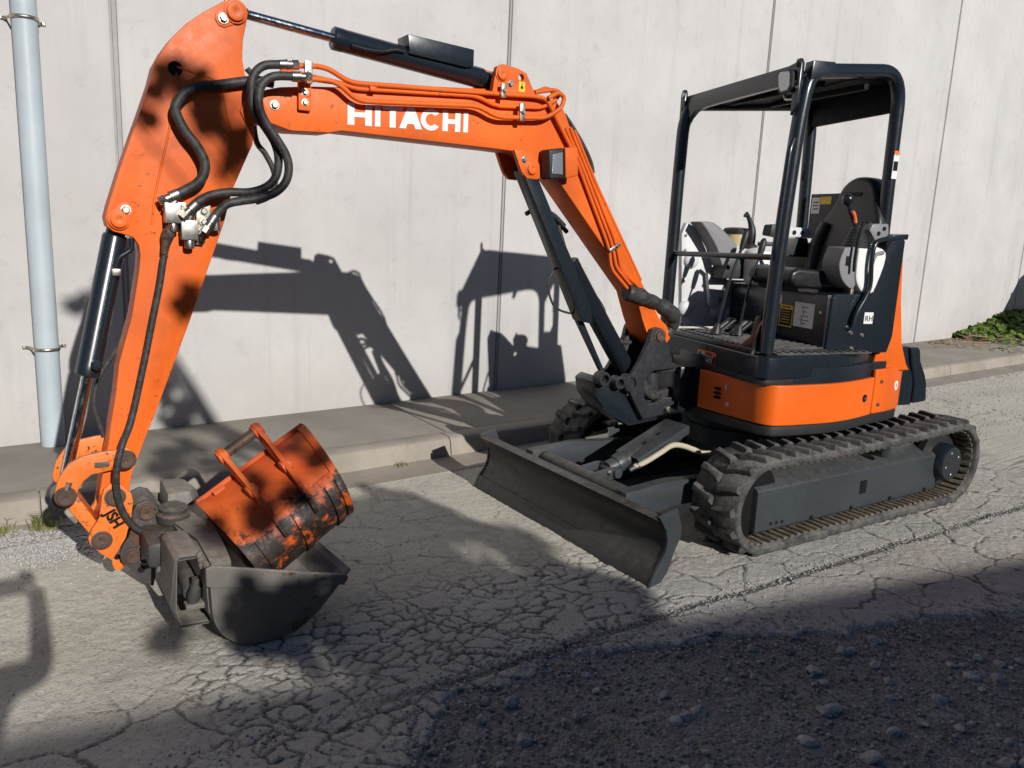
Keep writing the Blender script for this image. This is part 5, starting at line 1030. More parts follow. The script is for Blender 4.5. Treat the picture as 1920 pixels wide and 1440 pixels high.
for k in range(6): MB().lathe((-3.352+.003*k,-.372,.355-.018*k),(.3,-1,.1),[(0,.012),(.012,.013),(.02,.008)],10).build('packed_mud','bucketsteel',th_,.002)

# ------------------------------------------------------------------ loose orange trenching bucket
e1 = Vector((.857,.112,.502)).normalized(); OB0 = Vector((-3.262,.0,.424)); t2 = Vector((.152,-.24,-.224)); e2 = (t2-e1*t2.dot(e1)).normalized(); e3 = e1.cross(e2)
if e3.dot(CAM-OB0) < 0: e3 = -e3
def K(t, c, b): return OB0+e1*t*(1-.36*max(c,0))+e2*c+e3*b
def buckmat():
    g = NG('burnt_orange_bucket_paint'); n = g.noise(9, 8, .72); n2 = g.noise(30, 7, .75); big = g.noise(3.2, 4, .6)
    vm = g.n.new('ShaderNodeVectorMath'); vm.operation = 'DOT_PRODUCT'; g.link(g.pos.outputs['Position'], vm.inputs[0]); vm.inputs[1].default_value = e2
    cpos = g.math('SUBTRACT', vm.outputs['Value'], OB0.dot(e2))
    c = g.mix(g.mr(big.outputs[0], .35, .65), (.50,.078,.015), (.63,.12,.017))
    sc = g.noise(9, 6, .8, g.P((3,3,38)), .6); c = g.mix(g.mr(sc.outputs[0], .62, .74, 0, .35), c, (.72,.33,.14))
    wear = g.math('ADD', g.math('ADD', g.mr(cpos, .10, .36, -.14, .24), g.math('MULTIPLY', g.math('SUBTRACT', big.outputs[0], .5), .5)), n.outputs[0])
    c = g.mix(g.mr(wear, .58, .70), c, g.mix(g.mr(g.noise(14, 8, .8, g.P((1,1,2.2))).outputs[0], .50, .68), (.016,.012,.010), (.16,.068,.026)))
    c = g.mix(g.math('MULTIPLY', g.mr(n2.outputs[0], .60, .66), g.mr(big.outputs[0], .4, .6)), c, (.06,.025,.015))
    g.bump(n2.outputs[0], .2, .006); return g.set(c, g.mr(n.outputs[0], .3, .7, .38, .75), 0, .45)
M['bucketorange'] = buckmat()
OB = empty('trenching_bucket', K(.3,.25,-.1), 'rust-stained orange trenching bucket lying in the wide grading bucket', 'bucket')
prf = [(-.005,-.03),(0,0),(.06,.040),(.14,.070),(.22,.086),(.29,.084),(.345,.062),(.385,.02),(.405,-.04),(.405,-.11),(.39,-.17)]
ps = smooth2(prf,4); pi_ = offset(ps,.012); 
if sum(b for _,b in pi_) > sum(b for _,b in ps): pi_ = offset(ps,-.012)
BWID = .49
MB().prism([K(0,c,b) for c,b in ps+pi_[::-1]], [K(BWID,c,b) for c,b in ps+pi_[::-1]]).build('shell','bucketorange',OB,.002)
side = ps+[(.30,-.24),(.10,-.16)]
for t in (-.012,BWID): MB().prism([K(t,c,b) for c,b in side], [K(t+.012,c,b) for c,b in side]).build('side_plate','bucketorange',OB,.002)
for t in (-.022,BWID-.012):
    q = [(c,b) for c,b in ps[4:-6]]; qo = offset(q, -.010)
    if sum(b for _,b in qo) < sum(b for _,b in q): qo = offset(q,.010)
    MB().prism([K(t,c,b) for c,b in q+qo[::-1]], [K(t+.034,c,b) for c,b in q+qo[::-1]]).build('edge_flange','bucketorange',OB,.002)
MB().tube([K(-.015,-.004,.004),K(BWID+.015,-.004,.004)],.011,10).build('top_lip','bucketorange',OB,0)
ear = smooth2([(-.108,.062),(-.104,.094),(-.080,.108),(-.050,.106),(.02,.108),(.12,.118),(.20,.128),(.28,.118),(.345,.085),(.355,.062)],3)+[(.29,.080),(.22,.080),(.12,.060),(.05,.03),(0,-.005),(-.05,.012),(-.085,.034)]
for t in (.165,.335):
    e_ = MB().prism([K(t-.010,c,b) for c,b in ear], [K(t+.010,c,b) for c,b in ear]).build('hanger_ear','bucketorange',OB,.004)
    for c, b in ((-.075,.074),(.125,.090)):
        MB().lathe(K(t-.020,c,b), e1, [(0,.029),(.040,.029)], 24).build('pin_boss','bucketorange',e_,.004)
MB().cyl(K(.165,-.075,.074),K(.335,-.075,.074),.021,seg=20).build('hanger_pin','rusty',OB,.002)
for c0 in (.265,.365):
    q = [p for p in ps if c0-.02 < p[0] < c0+.03 and p[1] > -.03][:6]
for t in (.06,.25,.44):
    q = [(c,b) for c,b in ps if c > .25]; qo = [(c*1.02+.002,b+.010) for c,b in q]
    MB().prism([K(t-.02,c,b) for c,b in q+qo[::-1]], [K(t+.02,c,b) for c,b in q+qo[::-1]]).build('wear_strip','bucketorange',OB,.003)
q = [(.262,.087),(.262,.097),(.298,.093),(.298,.083)]; MB().prism([K(.0,c,b) for c,b in q], [K(BWID,c,b) for c,b in q]).build('wear_strip','bucketorange',OB,.003)
MB().box(K(.075,.02,.03),(.05,.02,.012),e1,e2,e3).build('lug_stop','bucketorange',OB,.003)

# ------------------------------------------------------------------ stones and gravel
def stone_mesh(seed, sub=1):
    bm = bmesh.new(); bmesh.ops.create_icosphere(bm, subdivisions=sub, radius=1); rr = random.Random(seed)
    sx, sy, sz = rr.uniform(.8,1.25), rr.uniform(.75,1.1), rr.uniform(.5,.8)
    for v in bm.verts:
        k = 1+.34*mnoise.noise(v.co*1.4+Vector((seed*3.1,seed*1.7,seed)))+rr.uniform(-.07,.07); v.co = Vector((v.co.x*sx*k, v.co.y*sy*k, v.co.z*sz*k))
    me = bpy.data.meshes.new('stone'); bm.to_mesh(me); bm.free(); return me
def stonemat(name, a, b):
    g = NG(name); n = g.noise(40, 5, .6); oi = g.n.new('ShaderNodeObjectInfo'); ri = g.sep(g.vor(28,'F1').outputs['Color'])[0]
    c = g.mix(g.mr(n.outputs[0], .3, .7), a, b); c = g.mix(g.mr(ri, .1, .9, 0, .6), c, (.42,.415,.40)); c = g.mix(g.math('MULTIPLY', oi.outputs['Random'], .45), c, (.17,.165,.17))
    g.bump(n.outputs[0], .3, .004); return g.set(c, .9, 0, .2)
M['stone'] = stonemat('grey_stone', (.24,.238,.235), (.40,.392,.38))
M['gravelstone'] = stonemat('dark_gravel', (.15,.147,.142), (.25,.243,.232))
M['stone'] = stonemat('pale_stone', (.30,.297,.292), (.48,.47,.455))
SV = [stone_mesh(k, 2) for k in range(7)]
for me in SV: me.materials.append(M['stone'])
def rough_z(x, y): return -.028
cnt = 0; tries = 0
while cnt < 290 and tries < 9000:
    tries += 1
    x = random.uniform(-3.05, .6); y = random.uniform(-2.45, -1.05)
    if y > float(yedge(x))-.05: continue
    r = .007+.021*random.random()**2.4
    o = bpy.data.objects.new('stone', random.choice(SV)); COL.objects.link(o); o.parent = shoulder
    o.location = (x, y, -.014+r*.12); o.scale = (r,)*3; o.rotation_euler = (random.uniform(-.4,.4), random.uniform(-.4,.4), random.uniform(0,6.28)); cnt += 1
base_ico = [ (np.array([v.co[:] for v in m.vertices]), np.array([p.vertices[:] for p in m.polygons])) for m in (stone_mesh(50+k,1) for k in range(4)) ]
def scatter(name, n, fn, rlo, rhi, pw, z0, mat, parent):
    VS = []; FS = []; off = 0
    for _ in range(n):
        p = fn()
        if p is None: continue
        x, y = p[:2]; r = rlo+(rhi-rlo)*random.random()**pw; V, F = base_ico[random.randrange(4)]; a = random.uniform(0,6.28); ca, sa = math.cos(a), math.sin(a)
        zz = p[2] if len(p) > 2 else z0
        VS.append(np.stack([(V[:,0]*ca-V[:,1]*sa)*r+x, (V[:,0]*sa+V[:,1]*ca)*r+y, V[:,2]*r+zz+r*.25], 1)); FS.append(F+off); off += len(V)
    V = np.concatenate(VS); F = np.concatenate(FS)
    me = bpy.data.meshes.new(name); me.vertices.add(len(V)); me.vertices.foreach_set('co', V.ravel()); me.loops.add(F.size); me.loops.foreach_set('vertex_index', F.ravel())
    me.polygons.add(len(F)); me.polygons.foreach_set('loop_start', np.arange(0,F.size,3)); me.update(); me.validate()
    o = put(name, me, mat, parent); o['kind'] = 'stuff'; return o
def f_sh():
    x = random.uniform(-3.1,1.6); y = random.uniform(-2.6,-1.0)
    return None if y > float(yedge(x))-.0 else (x,y)
scatter('loose_gravel', 12000, f_sh, .0022, .0105, 2.2, -.016, 'gravelstone', shoulder)
def f_road():
    x = random.uniform(-4.2, 3.5); k = random.random()
    if k < .35: return (x, -1.0+random.gauss(0,.03))
    if k < .6: return (x, float(yk(x))-.30-abs(random.gauss(0,.10)))
    if k < .88: return (x, float(yedge(x))+random.gauss(.02,.08))
    return (x, random.uniform(-1.6,.9))
scatter('road_chips', 6000, f_road, .002, .0065, 2.2, .0, 'stone', road)
def f_edge():
    x = random.uniform(-3.3, 1.6); return (x, float(yedge(x))+random.gauss(.03,.10))
scatter('edge_gravel', 3000, f_edge, .002, .008, 2.4, -.001, 'stone', road)
def f_patch():
    x = random.gauss(-3.82,.17); y = random.gauss(.93,.16)
    return (x,y) if x < -3.45 and y < yk(x)-.04 else None
scatter('pebble_patch', 2600, f_patch, .003, .009, 1.6, .0, 'stone', road)
def f_right():
    x = random.uniform(2.0,8); return (x, float(yk(x))-.3-random.random()**1.5*1.5)
scatter('verge_gravel', 2600, f_right, .004, .013, 2, .0, 'stone', road)

# ------------------------------------------------------------------ plants
def leafmat(name, a, b, tr=.3):
    g = NG(name); oi = g.noise(11, 3); c = g.mix(g.mr(oi.outputs[0], .3, .7), a, b)
    g.set(c, .5, 0, .4); t = g.n.new('ShaderNodeBsdfTranslucent'); g.link(c, t.inputs[0]); mx = g.n.new('ShaderNodeMixShader'); mx.inputs[0].default_value = tr
    g.link(g.b.outputs[0], mx.inputs[1]); g.link(t.outputs[0], mx.inputs[2]); g.link(mx.outputs[0], g.out.inputs[0]); return g.m
M['ivy'] = leafmat('ivy_leaf', (.06,.12,.018), (.17,.24,.04)); M['leaf'] = leafmat('tree_leaf', (.035,.075,.02), (.07,.13,.03), .2); M['grass'] = leafmat('weed_grass', (.16,.20,.05), (.34,.33,.12))
M['bark'] = concrete('grey_bark', (.13,.105,.08), (.2,.17,.14), (.07,.055,.045), 8); M['twig'] = concrete('dry_twig', (.20,.13,.075), (.33,.25,.17), (.1,.06,.04), 9)
def leaves(name, centres, size, mat, parent, shape=6):
    VS = []; FS = []
    for c, nrm, s in centres:
        n = Vector(nrm).normalized(); a = n.orthogonal().normalized(); ang = random.uniform(0,6.28); b = n.cross(a); u = a*math.cos(ang)+b*math.sin(ang); v = n.cross(u); o = len(VS); c = Vector(c)
        for x, y, z in ((-.55,0,0),(-.3,.42,.08),(.12,.5,.1),(.62,0,-.06),(.12,-.5,.1),(-.3,-.42,.08)): VS.append(tuple(c+(u*x+v*y+n*z)*s*size))
        FS += [(o,o+1,o+2,o+3),(o,o+3,o+4,o+5)]
    me = bpy.data.meshes.new(name); me.from_pydata(VS,[],FS); return put(name, me, mat, parent)
iv = empty('ivy_plant', (10.2,3.5,.13), 'low bright green ivy growing against the foot of the wall at the right', 'plant')
C_ = []
for k in range(1500):
    s_ = random.uniform(12.9,17.5); d = abs(random.gauss(0,.32))+.02; top = .36*min(1,(s_-12.7)/2.2)*math.exp(-(d/.55)**2)+.02
    p = Wp(s_, d, .14+top*random.random()**.45); C_.append((p, (random.gauss(0,.5),-.6+random.gauss(0,.4),1), random.uniform(.6,1.3)))
leaves('ivy_leaves', C_, .095, 'ivy', iv)
m = MB()
for k in range(46):
    p = Wp(random.uniform(12.7,16.5), random.uniform(.05,.6), .14); m.tube(chain([p, p+Vector((random.gauss(0,.15),random.gauss(0,.1),.08)), p+Vector((random.gauss(0,.3),random.gauss(0,.2),.02))],4),.006,5)
m.build('ivy_stems','twig',iv,0,60)
m = MB()
for k in range(150):
    x = 7.4+random.random()**.7*4.2; t = random.random(); y = yk(x)-.1+(yw(x)-yk(x)-.05)*min(1,max(0,random.gauss(.75 if random.random()<.6 else -.02,.14))); z = .134 if y > yk(x) else .008
    a = random.uniform(0,6.28); L = random.uniform(.06,.42); p = Vector((x,y,z+.006)); q = p+Vector((math.cos(a)*L,math.sin(a)*L*.4,random.uniform(0,.03)))
    if q.y > yw(q.x)-.03: continue
    if (p.y-yk(p.x))*(q.y-yk(q.x)) < 0: continue
    m.tube([p,p.lerp(q,.5)+Vector((0,random.gauss(0,.02),random.uniform(0,.012))),q],random.uniform(.003,.007),5)
tl_ = m.build('twig_litter','twig',None,0,60); tag(tl_,'brown dry twigs and litter on the footpath below the ivy','litter'); tl_['kind'] = 'stuff'
C_ = []
for k in range(260):
    x = 7.8+random.random()*3; y = yk(x)+random.random()**.6*(yw(x)-yk(x)-.1); C_.append(((x,y,.14),(random.gauss(0,.3),random.gauss(0,.3),1),random.uniform(.5,1)))
dl = leaves('dead_leaves', C_, .06, 'twig', None); tag(dl,'brown dead leaves scattered on the footpath by the ivy','litter'); dl['kind'] = 'stuff'
def tuft(x, y, n, h, label):
    m = MB()
    for k in range(n):
        a = random.uniform(0,6.28); L = h*random.uniform(.4,1.1); b = Vector((x+random.gauss(0,.03),y+random.gauss(0,.02),.0)); sp = random.uniform(.2,.9)
        p1 = b+Vector((math.cos(a)*L*.25*sp,math.sin(a)*L*.25*sp,L*.6)); p2 = b+Vector((math.cos(a)*L*.8*sp,math.sin(a)*L*.8*sp,L*(.9-.35*sp))); wv = Vector((-math.sin(a),math.cos(a),0))*.0028
        m.add([b-wv,b+wv,p1+wv*.8,p1-wv*.8,p2],[(0,1,2,3),(3,2,4)])
    return tag(m.build('weed_tuft','grass',None,0,60),label,'weed','weeds along the kerb')
tuft(-3.77,1.10,70,.13,'dry green grass tuft growing at the kerb left of the bucket link')
tuft(-3.95,1.12,40,.10,'small grass tuft at the kerb on the left edge of the picture')
tuft(-1.75, yk(-1.75)-.045, 26, .045, 'tiny weed in the gutter between the orange bucket and the blade')

# leaf clumps of the yard tree: (x, y, z of the shade they throw, distance towards the sun, radius, leaves)
CLUMPS = [(-2.807, -0.129, 0.0, 6.718, 0.114, 34), (-2.265, -0.531, 0.0, 7.472, 0.102, 31), (-2.61, -0.738, 0.0, 6.867, 0.118, 18), (-2.532, 0.677, 0.0, 7.496, 0.095, 14), (-1.943, -0.672, 0.0, 6.622, 0.063, 22), (-2.53, -0.592, 0.0, 7.43, 0.124, 27), (-2.704, -0.632, 0.0, 6.822, 0.144, 25), (-2.526, -0.432, 0.0, 6.621, 0.106, 26), (-2.214, -0.418, 0.0, 6.771, 0.081, 24), (-1.656, -0.779, 0.0, 7.199, 0.079, 32), (-2.431, 0.71, 0.0, 6.875, 0.117, 29), (-2.147, 0.491, 0.0, 6.611, 0.129, 17), (-2.843, -0.678, 0.0, 7.573, 0.105, 15), (-2.795, 0.15, 0.0, 7.055, 0.074, 15), (-2.242, 0.575, 0.0, 7.406, 0.094, 30), (-2.754, -0.706, 0.0, 7.153, 0.069, 30), (-2.804, -0.3, 0.0, 7.202, 0.144, 27), (-2.528, -0.344, 0.0, 6.228, 0.115, 34), (-3.028, -0.18, 0.0, 6.665, 0.092, 25), (-1.878, -0.003, 0.0, 6.885, 0.113, 14), (-2.468, -0.4, 0.0, 6.648, 0.093, 24), (-2.172, -0.985, 0.0, 6.57, 0.131, 17), (-2.387, -0.696, 0.0, 6.634, 0.08, 22), (-2.55, 0.582, 0.0, 6.809, 0.123, 17), (-3.157, -0.296, 0.0, 6.505, 0.111, 22), (-1.936, 0.269, 0.0, 7.329, 0.135, 19), (-2.184, -0.542, 0.0, 6.79, 0.107, 22), (-2.484, -0.468, 0.0, 6.607, 0.111, 15), (-2.728, -0.839, 0.0, 7.498, 0.08, 28), (-1.88, -0.84, 0.0, 6.927, 0.086, 24), (-1.983, 0.27, 0.0, 7.437, 0.099, 15), (-2.046, -0.487, 0.0, 6.779, 0.145, 33), (-2.62, 0.383, 0.0, 7.445, 0.072, 14), (-2.397, -0.395, 0.0, 6.76, 0.128, 21), (-2.744, -0.128, 0.0, 6.792, 0.103, 14), (-1.955, -0.992, 0.0, 6.265, 0.064, 29), (-2.503, 0.221, 0.0, 6.692, 0.118, 32), (-2.484, 0.337, 0.0, 7.583, 0.099, 18), (-2.395, -0.659, 0.0, 6.732, 0.067, 19), (-2.085, -0.5, 0.0, 7.091, 0.064, 27), (-2.78, -0.231, 0.0, 7.324, 0.08, 18), (-2.788, -0.733, 0.0, 7.307, 0.084, 28), (-2.219, -0.969, 0.0, 6.942, 0.094, 17), (-1.958, -0.611, 0.0, 6.344, 0.113, 14), (-2.108, 0.227, 0.0, 6.744, 0.107, 32), (-1.878, -0.859, 0.0, 7.371, 0.146, 32), (-2.323, 0.769, 0.0, 7.595, 0.111, 30), (-2.461, -0.805, 0.0, 6.539, 0.076, 21), (-2.548, -0.551, 0.0, 7.52, 0.083, 33), (-2.377, 0.07, 0.0, 6.786, 0.067, 30), (-2.52, -0.326, 0.0, 7.012, 0.143, 29), (-2.306, -0.266, 0.0, 7.178, 0.146, 32), (-2.5, 0.524, 0.0, 7.02, 0.088, 21), (-1.717, -0.685, 0.0, 7.291, 0.12, 27), (-2.222, -0.513, 0.0, 7.577, 0.14, 23), (-2.23, 0.468, 0.0, 6.705, 0.089, 18), (-2.604, -0.517, 0.0, 7.182, 0.079, 32), (-2.033, -1.025, 0.0, 6.98, 0.103, 16), (-2.114, 0.248, 0.0, 6.529, 0.125, 16), (-2.545, 0.573, 0.0, 6.562, 0.077, 15), (-2.616, -0.563, 0.0, 6.32, 0.068, 23), (-2.13, 0.711, 0.0, 7.102, 0.127, 29), (-2.544, -0.266, 0.0, 6.367, 0.085, 27), (-2.077, -0.898, 0.0, 6.614, 0.121, 34), (-2.65, -0.254, 0.0, 6.936, 0.12, 30), (-2.722, -0.488, 0.0, 7.15, 0.111, 19), (-2.259, -0.755, 0.0, 6.409, 0.093, 34), (-1.998, 0.549, 0.0, 6.984, 0.143, 34), (-2.015, -0.646, 0.0, 6.977, 0.118, 28), (-2.557, -0.681, 0.0, 7.188, 0.07, 19), (-1.899, -0.6, 0.0, 7.235, 0.092, 22), (-2.838, -0.389, 0.0, 6.921, 0.139, 26), (-2.627, -0.686, 0.0, 6.297, 0.105, 17), (-2.977, -0.128, 0.0, 7.154, 0.111, 17), (-2.636, -0.577, 0.0, 7.342, 0.127, 32), (-2.416, -0.877, 0.0, 7.317, 0.109, 19), (-1.867, 0.202, 0.0, 6.55, 0.13, 14), (-2.693, -0.659, 0.0, 6.642, 0.142, 23), (-1.743, -0.124, 0.0, 7.404, 0.104, 33), (-2.935, -0.23, 0.0, 6.35, 0.128, 21), (-2.351, -0.326, 0.0, 6.845, 0.077, 30), (-2.987, -0.499, 0.0, 7.496, 0.145, 17), (-1.916, -0.748, 0.0, 6.271, 0.092, 21), (-2.305, -0.298, 0.0, 6.226, 0.091, 24), (-1.854, -0.91, 0.0, 6.388, 0.137, 33), (-2.817, -0.55, 0.0, 6.772, 0.136, 19), (-2.49, -0.15, 0.0, 6.295, 0.137, 20), (-1.827, -0.096, 0.0, 6.85, 0.128, 26), (-2.39, -0.163, 0.0, 6.252, 0.083, 25), (-2.289, -0.002, 0.0, 6.763, 0.147, 20), (-2.655, 0.166, 0.0, 7.398, 0.108, 19), (-2.181, 0.455, 0.0, 6.238, 0.07, 19), (-2.116, 0.375, 0.0, 7.378, 0.096, 24), (-2.625, -0.516, 0.0, 6.272, 0.096, 26), (-2.619, -0.84, 0.0, 7.436, 0.082, 26), (-2.023, 0.388, 0.0, 7.071, 0.091, 17), (-2.4, -0.806, 0.0, 6.607, 0.148, 28), (-2.388, -0.381, 0.0, 6.242, 0.09, 25), (-2.017, 0.619, 0.0, 7.065, 0.069, 16), (-2.037, 0.323, 0.0, 6.914, 0.09, 29), (-2.586, -0.111, 0.0, 6.692, 0.119, 26), (-2.733, -0.287, 0.0, 7.525, 0.068, 23), (-2.822, 0.152, 0.0, 6.91, 0.109, 31), (-3.011, -0.371, 0.0, 7.228, 0.135, 31), (-2.293, 0.465, 0.0, 7.322, 0.099, 28), (-1.784, -0.531, 0.0, 6.577, 0.075, 33), (-1.781, -0.952, 0.0, 7.529, 0.064, 19), (-2.566, -0.638, 0.0, 7.148, 0.069, 21), (-2.386, -0.804, 0.0, 6.279, 0.115, 15), (-2.676, -0.792, 0.0, 7.226, 0.09, 25), (-2.456, 0.205, 0.0, 6.83, 0.134, 20), (-3.002, -0.214, 0.0, 7.02, 0.061, 21), (-2.467, 0.481, 0.0, 7.391, 0.106, 30), (-1.916, -0.712, 0.0, 7.304, 0.108, 20), (-2.471, -0.454, 0.0, 6.258, 0.133, 33), (-2.978, -0.529, 0.0, 7.062, 0.118, 25), (-2.605, -0.452, 0.0, 7.289, 0.086, 33), (-2.313, -0.032, 0.0, 6.364, 0.061, 23), (-2.579, -0.127, 0.0, 6.3, 0.11, 25), (-2.564, -0.452, 0.0, 7.048, 0.079, 25), (-3.333, 0.119, 2.053, 6.5, 0.043, 7), (-3.278, 0.117, 2.051, 6.5, 0.051, 9), (-3.335, 0.119, 1.978, 6.5, 0.043, 6), (-3.177, 0.113, 1.959, 6.5, 0.068, 13), (-3.109, 0.111, 1.956, 6.5, 0.06, 10), (-3.15, 0.112, 1.884, 6.5, 0.051, 9), (-3.062, 0.109, 1.842, 6.5, 0.051, 9), (-3.094, 0.11, 1.739, 6.5, 0.043, 6), (-3.194, 0.114, 2.043, 6.5, 0.043, 5), (-3.246, 0.115, 1.252, 6.5, 0.051, 9), (-3.264, 0.116, 1.189, 6.5, 0.043, 5), (-3.013, 2.386, 0.397, 8.5, 0.1, 30), (-2.918, 2.396, 0.205, 8.5, 0.12, 36), (-2.865, 2.401, 0.236, 8.5, 0.07, 20), (-3.456, 2.342, 0.939, 8.5, 0.09, 22), (-2.974, 2.39, 0.537, 8.5, 0.07, 14), (-3.088, 1.65, 0.13, 8.3, 0.1, 30), (-2.918, 1.342, 0.13, 8.3, 0.12, 30), (-2.962, 1.844, 0.13, 8.3, 0.1, 26), (-2.672, 1.85, 0.13, 8.3, 0.1, 24), (-3.178, 1.462, 0.13, 8.3, 0.08, 20), (-3.21, -0.443, 0.15, 6.6, 0.1, 40), (-3.179, -0.532, 0.1, 6.6, 0.1, 40), (-3.063, -0.473, 0.15, 6.6, 0.07, 24), (-3.087, -0.299, 0.45, 6.6, 0.06, 22), (-2.96, -0.157, 0.45, 6.6, 0.05, 18), (-3.25, -0.318, 0.4, 6.6, 0.05, 14), (-2.836, 0.088, 0.5, 6.6, 0.05, 16), (-3.077, -0.044, 0.5, 6.6, 0.04, 12), (-3.415, -0.24, 0.0, 6.6, 0.05, 14), (-3.473, -0.254, 0.0, 6.6, 0.04, 10)]

# ------------------------------------------------------------------ what stands behind the photographer: shed, tree, and a van added to cast a shadow
def ribwall():
    g = NG('ribbed_green_sheet'); n = g.noise(2,5); c = g.mix(g.mr(n.outputs[0],.3,.7),(.10,.12,.10),(.13,.15,.125)); return g.set(c,.5,0,.4)
M['sheet'] = ribwall(); M['roofsheet'] = paint('grey_roof_sheet',(.22,.23,.24),.45,.2); M['vanpaint'] = paint('white_van_paint',(.55,.56,.57),.3,.1,var=.03); M['tyre'] = paint('tyre_rubber',(.02,.02,.02),.85,.3); M['carglass'] = paint('tinted_glass',(.015,.018,.02),.08,.02)
SH = 3.6; k_ = SH/math.tan(R(SUN_EL))
def back(p): return Vector((p[0]-math.cos(R(SUN_AZ))*k_, p[1]-math.sin(R(SUN_AZ))*k_, 0))
q0, q1 = back((-3.98,-.62)), back((.47,-1.42)); SD = (q1-q0).normalized(); SN = Vector((-SD.y,SD.x,0))
shed = empty('storage_shed', q0-SN*4, 'long dark green ribbed metal shed across the yard behind the camera', 'building')
def S_(s, d, z): return q0+SD*s+SN*d+Vector((0,0,z))
for i in range(-5, 8):
    a, b = i*3.0, i*3.0+2.99; pts = []
    for k in range(15):
        x = a+(b-a)*k/15; pts += [(x,-.10),(x+.05,-.075),(x+.12,-.075),(x+.17,-.10)]
    pts = pts+[(b,-.10),(b,-.16),(a,-.16)]
    MB().prism([S_(x,d,-.1) for x,d in pts],[S_(x,d,SH-.12) for x,d in pts]).build('wall_sheet','sheet',shed,0)
MB().prism([S_(-15,0,SH-.1),S_(24,0,SH-.1),S_(24,-8,SH+.45),S_(-15,-8,SH+.45)],[S_(-15,0,SH),S_(24,0,SH),S_(24,-8,SH+.55),S_(-15,-8,SH+.55)]).build('roof','roofsheet',shed,0)
MB().box(S_(4.5,-8,1.8),(39,.1,4.2),SD,SN).build('rear_wall','sheet',shed,0)
for s_ in (-15,24): MB().box(S_(s_,-4,1.75),(.1,7.8,3.6),SD,SN).build('end_wall','sheet',shed,0)
dr = MB().box(S_(9,-.05,1.45),(3.2,.06,2.9),SD,SN).build('roller_door','roofsheet',shed,0)
for k in range(14): MB().cyl(S_(7.45,-.02,.15+k*.2),S_(10.55,-.02,.15+k*.2),.02,seg=8).build('door_slat','roofsheet',dr)

# tree beside the shed; its crown throws the dappled shade
TR = empty('yard_tree', (-2.1,-7.0,0), 'leafy spreading tree beside the shed behind the camera', 'tree')
cl = []
def clump(gx, gy, gz, t, r, n):
    c = Vector((gx,gy,gz))-sdir*t; cl.append((c,r,n))
for row in CLUMPS: clump(*row)
L_ = []
for c, r, n in cl:
    for k in range(n):
        d = Vector((random.gauss(0,1),random.gauss(0,1),random.gauss(0,1))); d = d.normalized()*r*random.random()**.45
        L_.append((c+d,(random.gauss(0,1),random.gauss(0,1),random.gauss(.3,1)),random.uniform(.7,1.3)))
leaves('crown', L_, .085, 'leaf', TR)
tp = [Vector(p) for p in chain([(-2.1,-7.0,-.2),(-2.12,-7.0,.8),(-2.05,-6.95,1.7),(-2.15,-6.9,2.5),(-2.2,-6.9,3.15)],4)]
MB().tube(tp,[.15-.007*k for k in range(17)],12).build('trunk','bark',TR,0,60)
m = MB()
for c, r, n in cl:
    b = min(tp[9:], key=lambda p: (p-c).length+max(0,(p.z-c.z))*1.2); mid = b.lerp(c,.5)+Vector((0,0,.10)); m.tube(chain([b,mid,c],4),[.014-.0012*k for k in range(9)],6)
m.build('branches','bark',TR,0,60)

# unseen van beyond the right edge, added to cast the shadow on the wall
VN = empty('shadow_van', (12.6,1.15,0), 'white van added out of view at the right to cast a shadow on the wall', 'van')
def V_(x, y, z): 
    yy = yk(x)-1.22
    return Vector((x, yy+y, z))
vo = [(10.06,.35),(10.03,.75),(10.10,1.10),(10.75,1.28),(11.25,1.85),(11.5,1.95),(14.6,1.98),(14.75,1.85),(14.8,.5),(14.6,.32)]
MB().prism([V_(x,-.88,z) for x,z in vo],[V_(x,.88,z) for x,z in vo]).build('van_body','vanpaint',VN,.06,seg=3)
for s in (-1,1):
    wo = [(11.0,1.25),(11.38,1.78),(12.0,1.82),(12.0,1.25)]; MB().prism([V_(x,s*.885,z) for x,z in wo],[V_(x,s*.88,z) for x,z in wo]).build('side_window','carglass',VN)
    for x in (10.75,13.9):
        w_ = MB().lathe(V_(x,s*.70,.32),(0,s,0),[(0,.30),(.02,.32),(.18,.32),(.20,.29),(.20,.2),(.18,.19)],28).build('wheel','tyre',VN,0)
        MB().lathe(V_(x,s*.885,.32),(0,s,0),[(0,.19),(.02,.185),(.03,.06)],20).build('rim','steel',w_,0)
    MB().lathe(V_(10.08,s*.65,.85),(-1,0,0),[(0,.10),(.03,.09)],18).build('headlight','glass',VN,0)
MB().prism([V_(10.80,-.72,1.33),V_(10.80,.72,1.33),V_(11.22,.66,1.80),V_(11.22,-.66,1.80)],[V_(10.79,-.72,1.34),V_(10.79,.72,1.34),V_(11.21,.66,1.81),V_(11.21,-.66,1.81)]).build('windscreen','carglass',VN)

MB().box(V_(10.02,0,.48),(.10,1.74,.22)).build('bumper','blackmat',VN,.03,seg=3)
MB().box(V_(10.065,0,.88),(.06,.95,.16)).build('grille','blackmat',VN,.02)
for k in range(4): MB().box(V_(10.028,0,.83+.035*k),(.02,.90,.010)).build('grille_bar','steel',VN,.002)
MB().box(V_(9.965,0,.50),(.012,.40,.11)).build('number_plate','white',VN,.003)
for s in (-1,1):
    MB().box(V_(11.02,s*1.02,1.38),(.10,.18,.22)).build('wing_mirror','blackmat',VN,.03,seg=3)
    MB().box(V_(10.03,s*.68,.80),(.10,.26,.16)).build('lamp_cluster','glass',VN,.03)
    MB().box(V_(12.25,s*.8835,1.10),(.012,.008,1.35)).build('door_gap','blackmat',VN)
    MB().box(V_(12.05,s*.888,1.05),(.14,.02,.03)).build('door_handle','blackmat',VN,.006)
    for x in (10.75,13.9): MB().lathe(V_(x,s*.876,.34),(0,s,0),[(0,.40),(.008,.40)],30).build('wheel_arch','blackmat',VN)

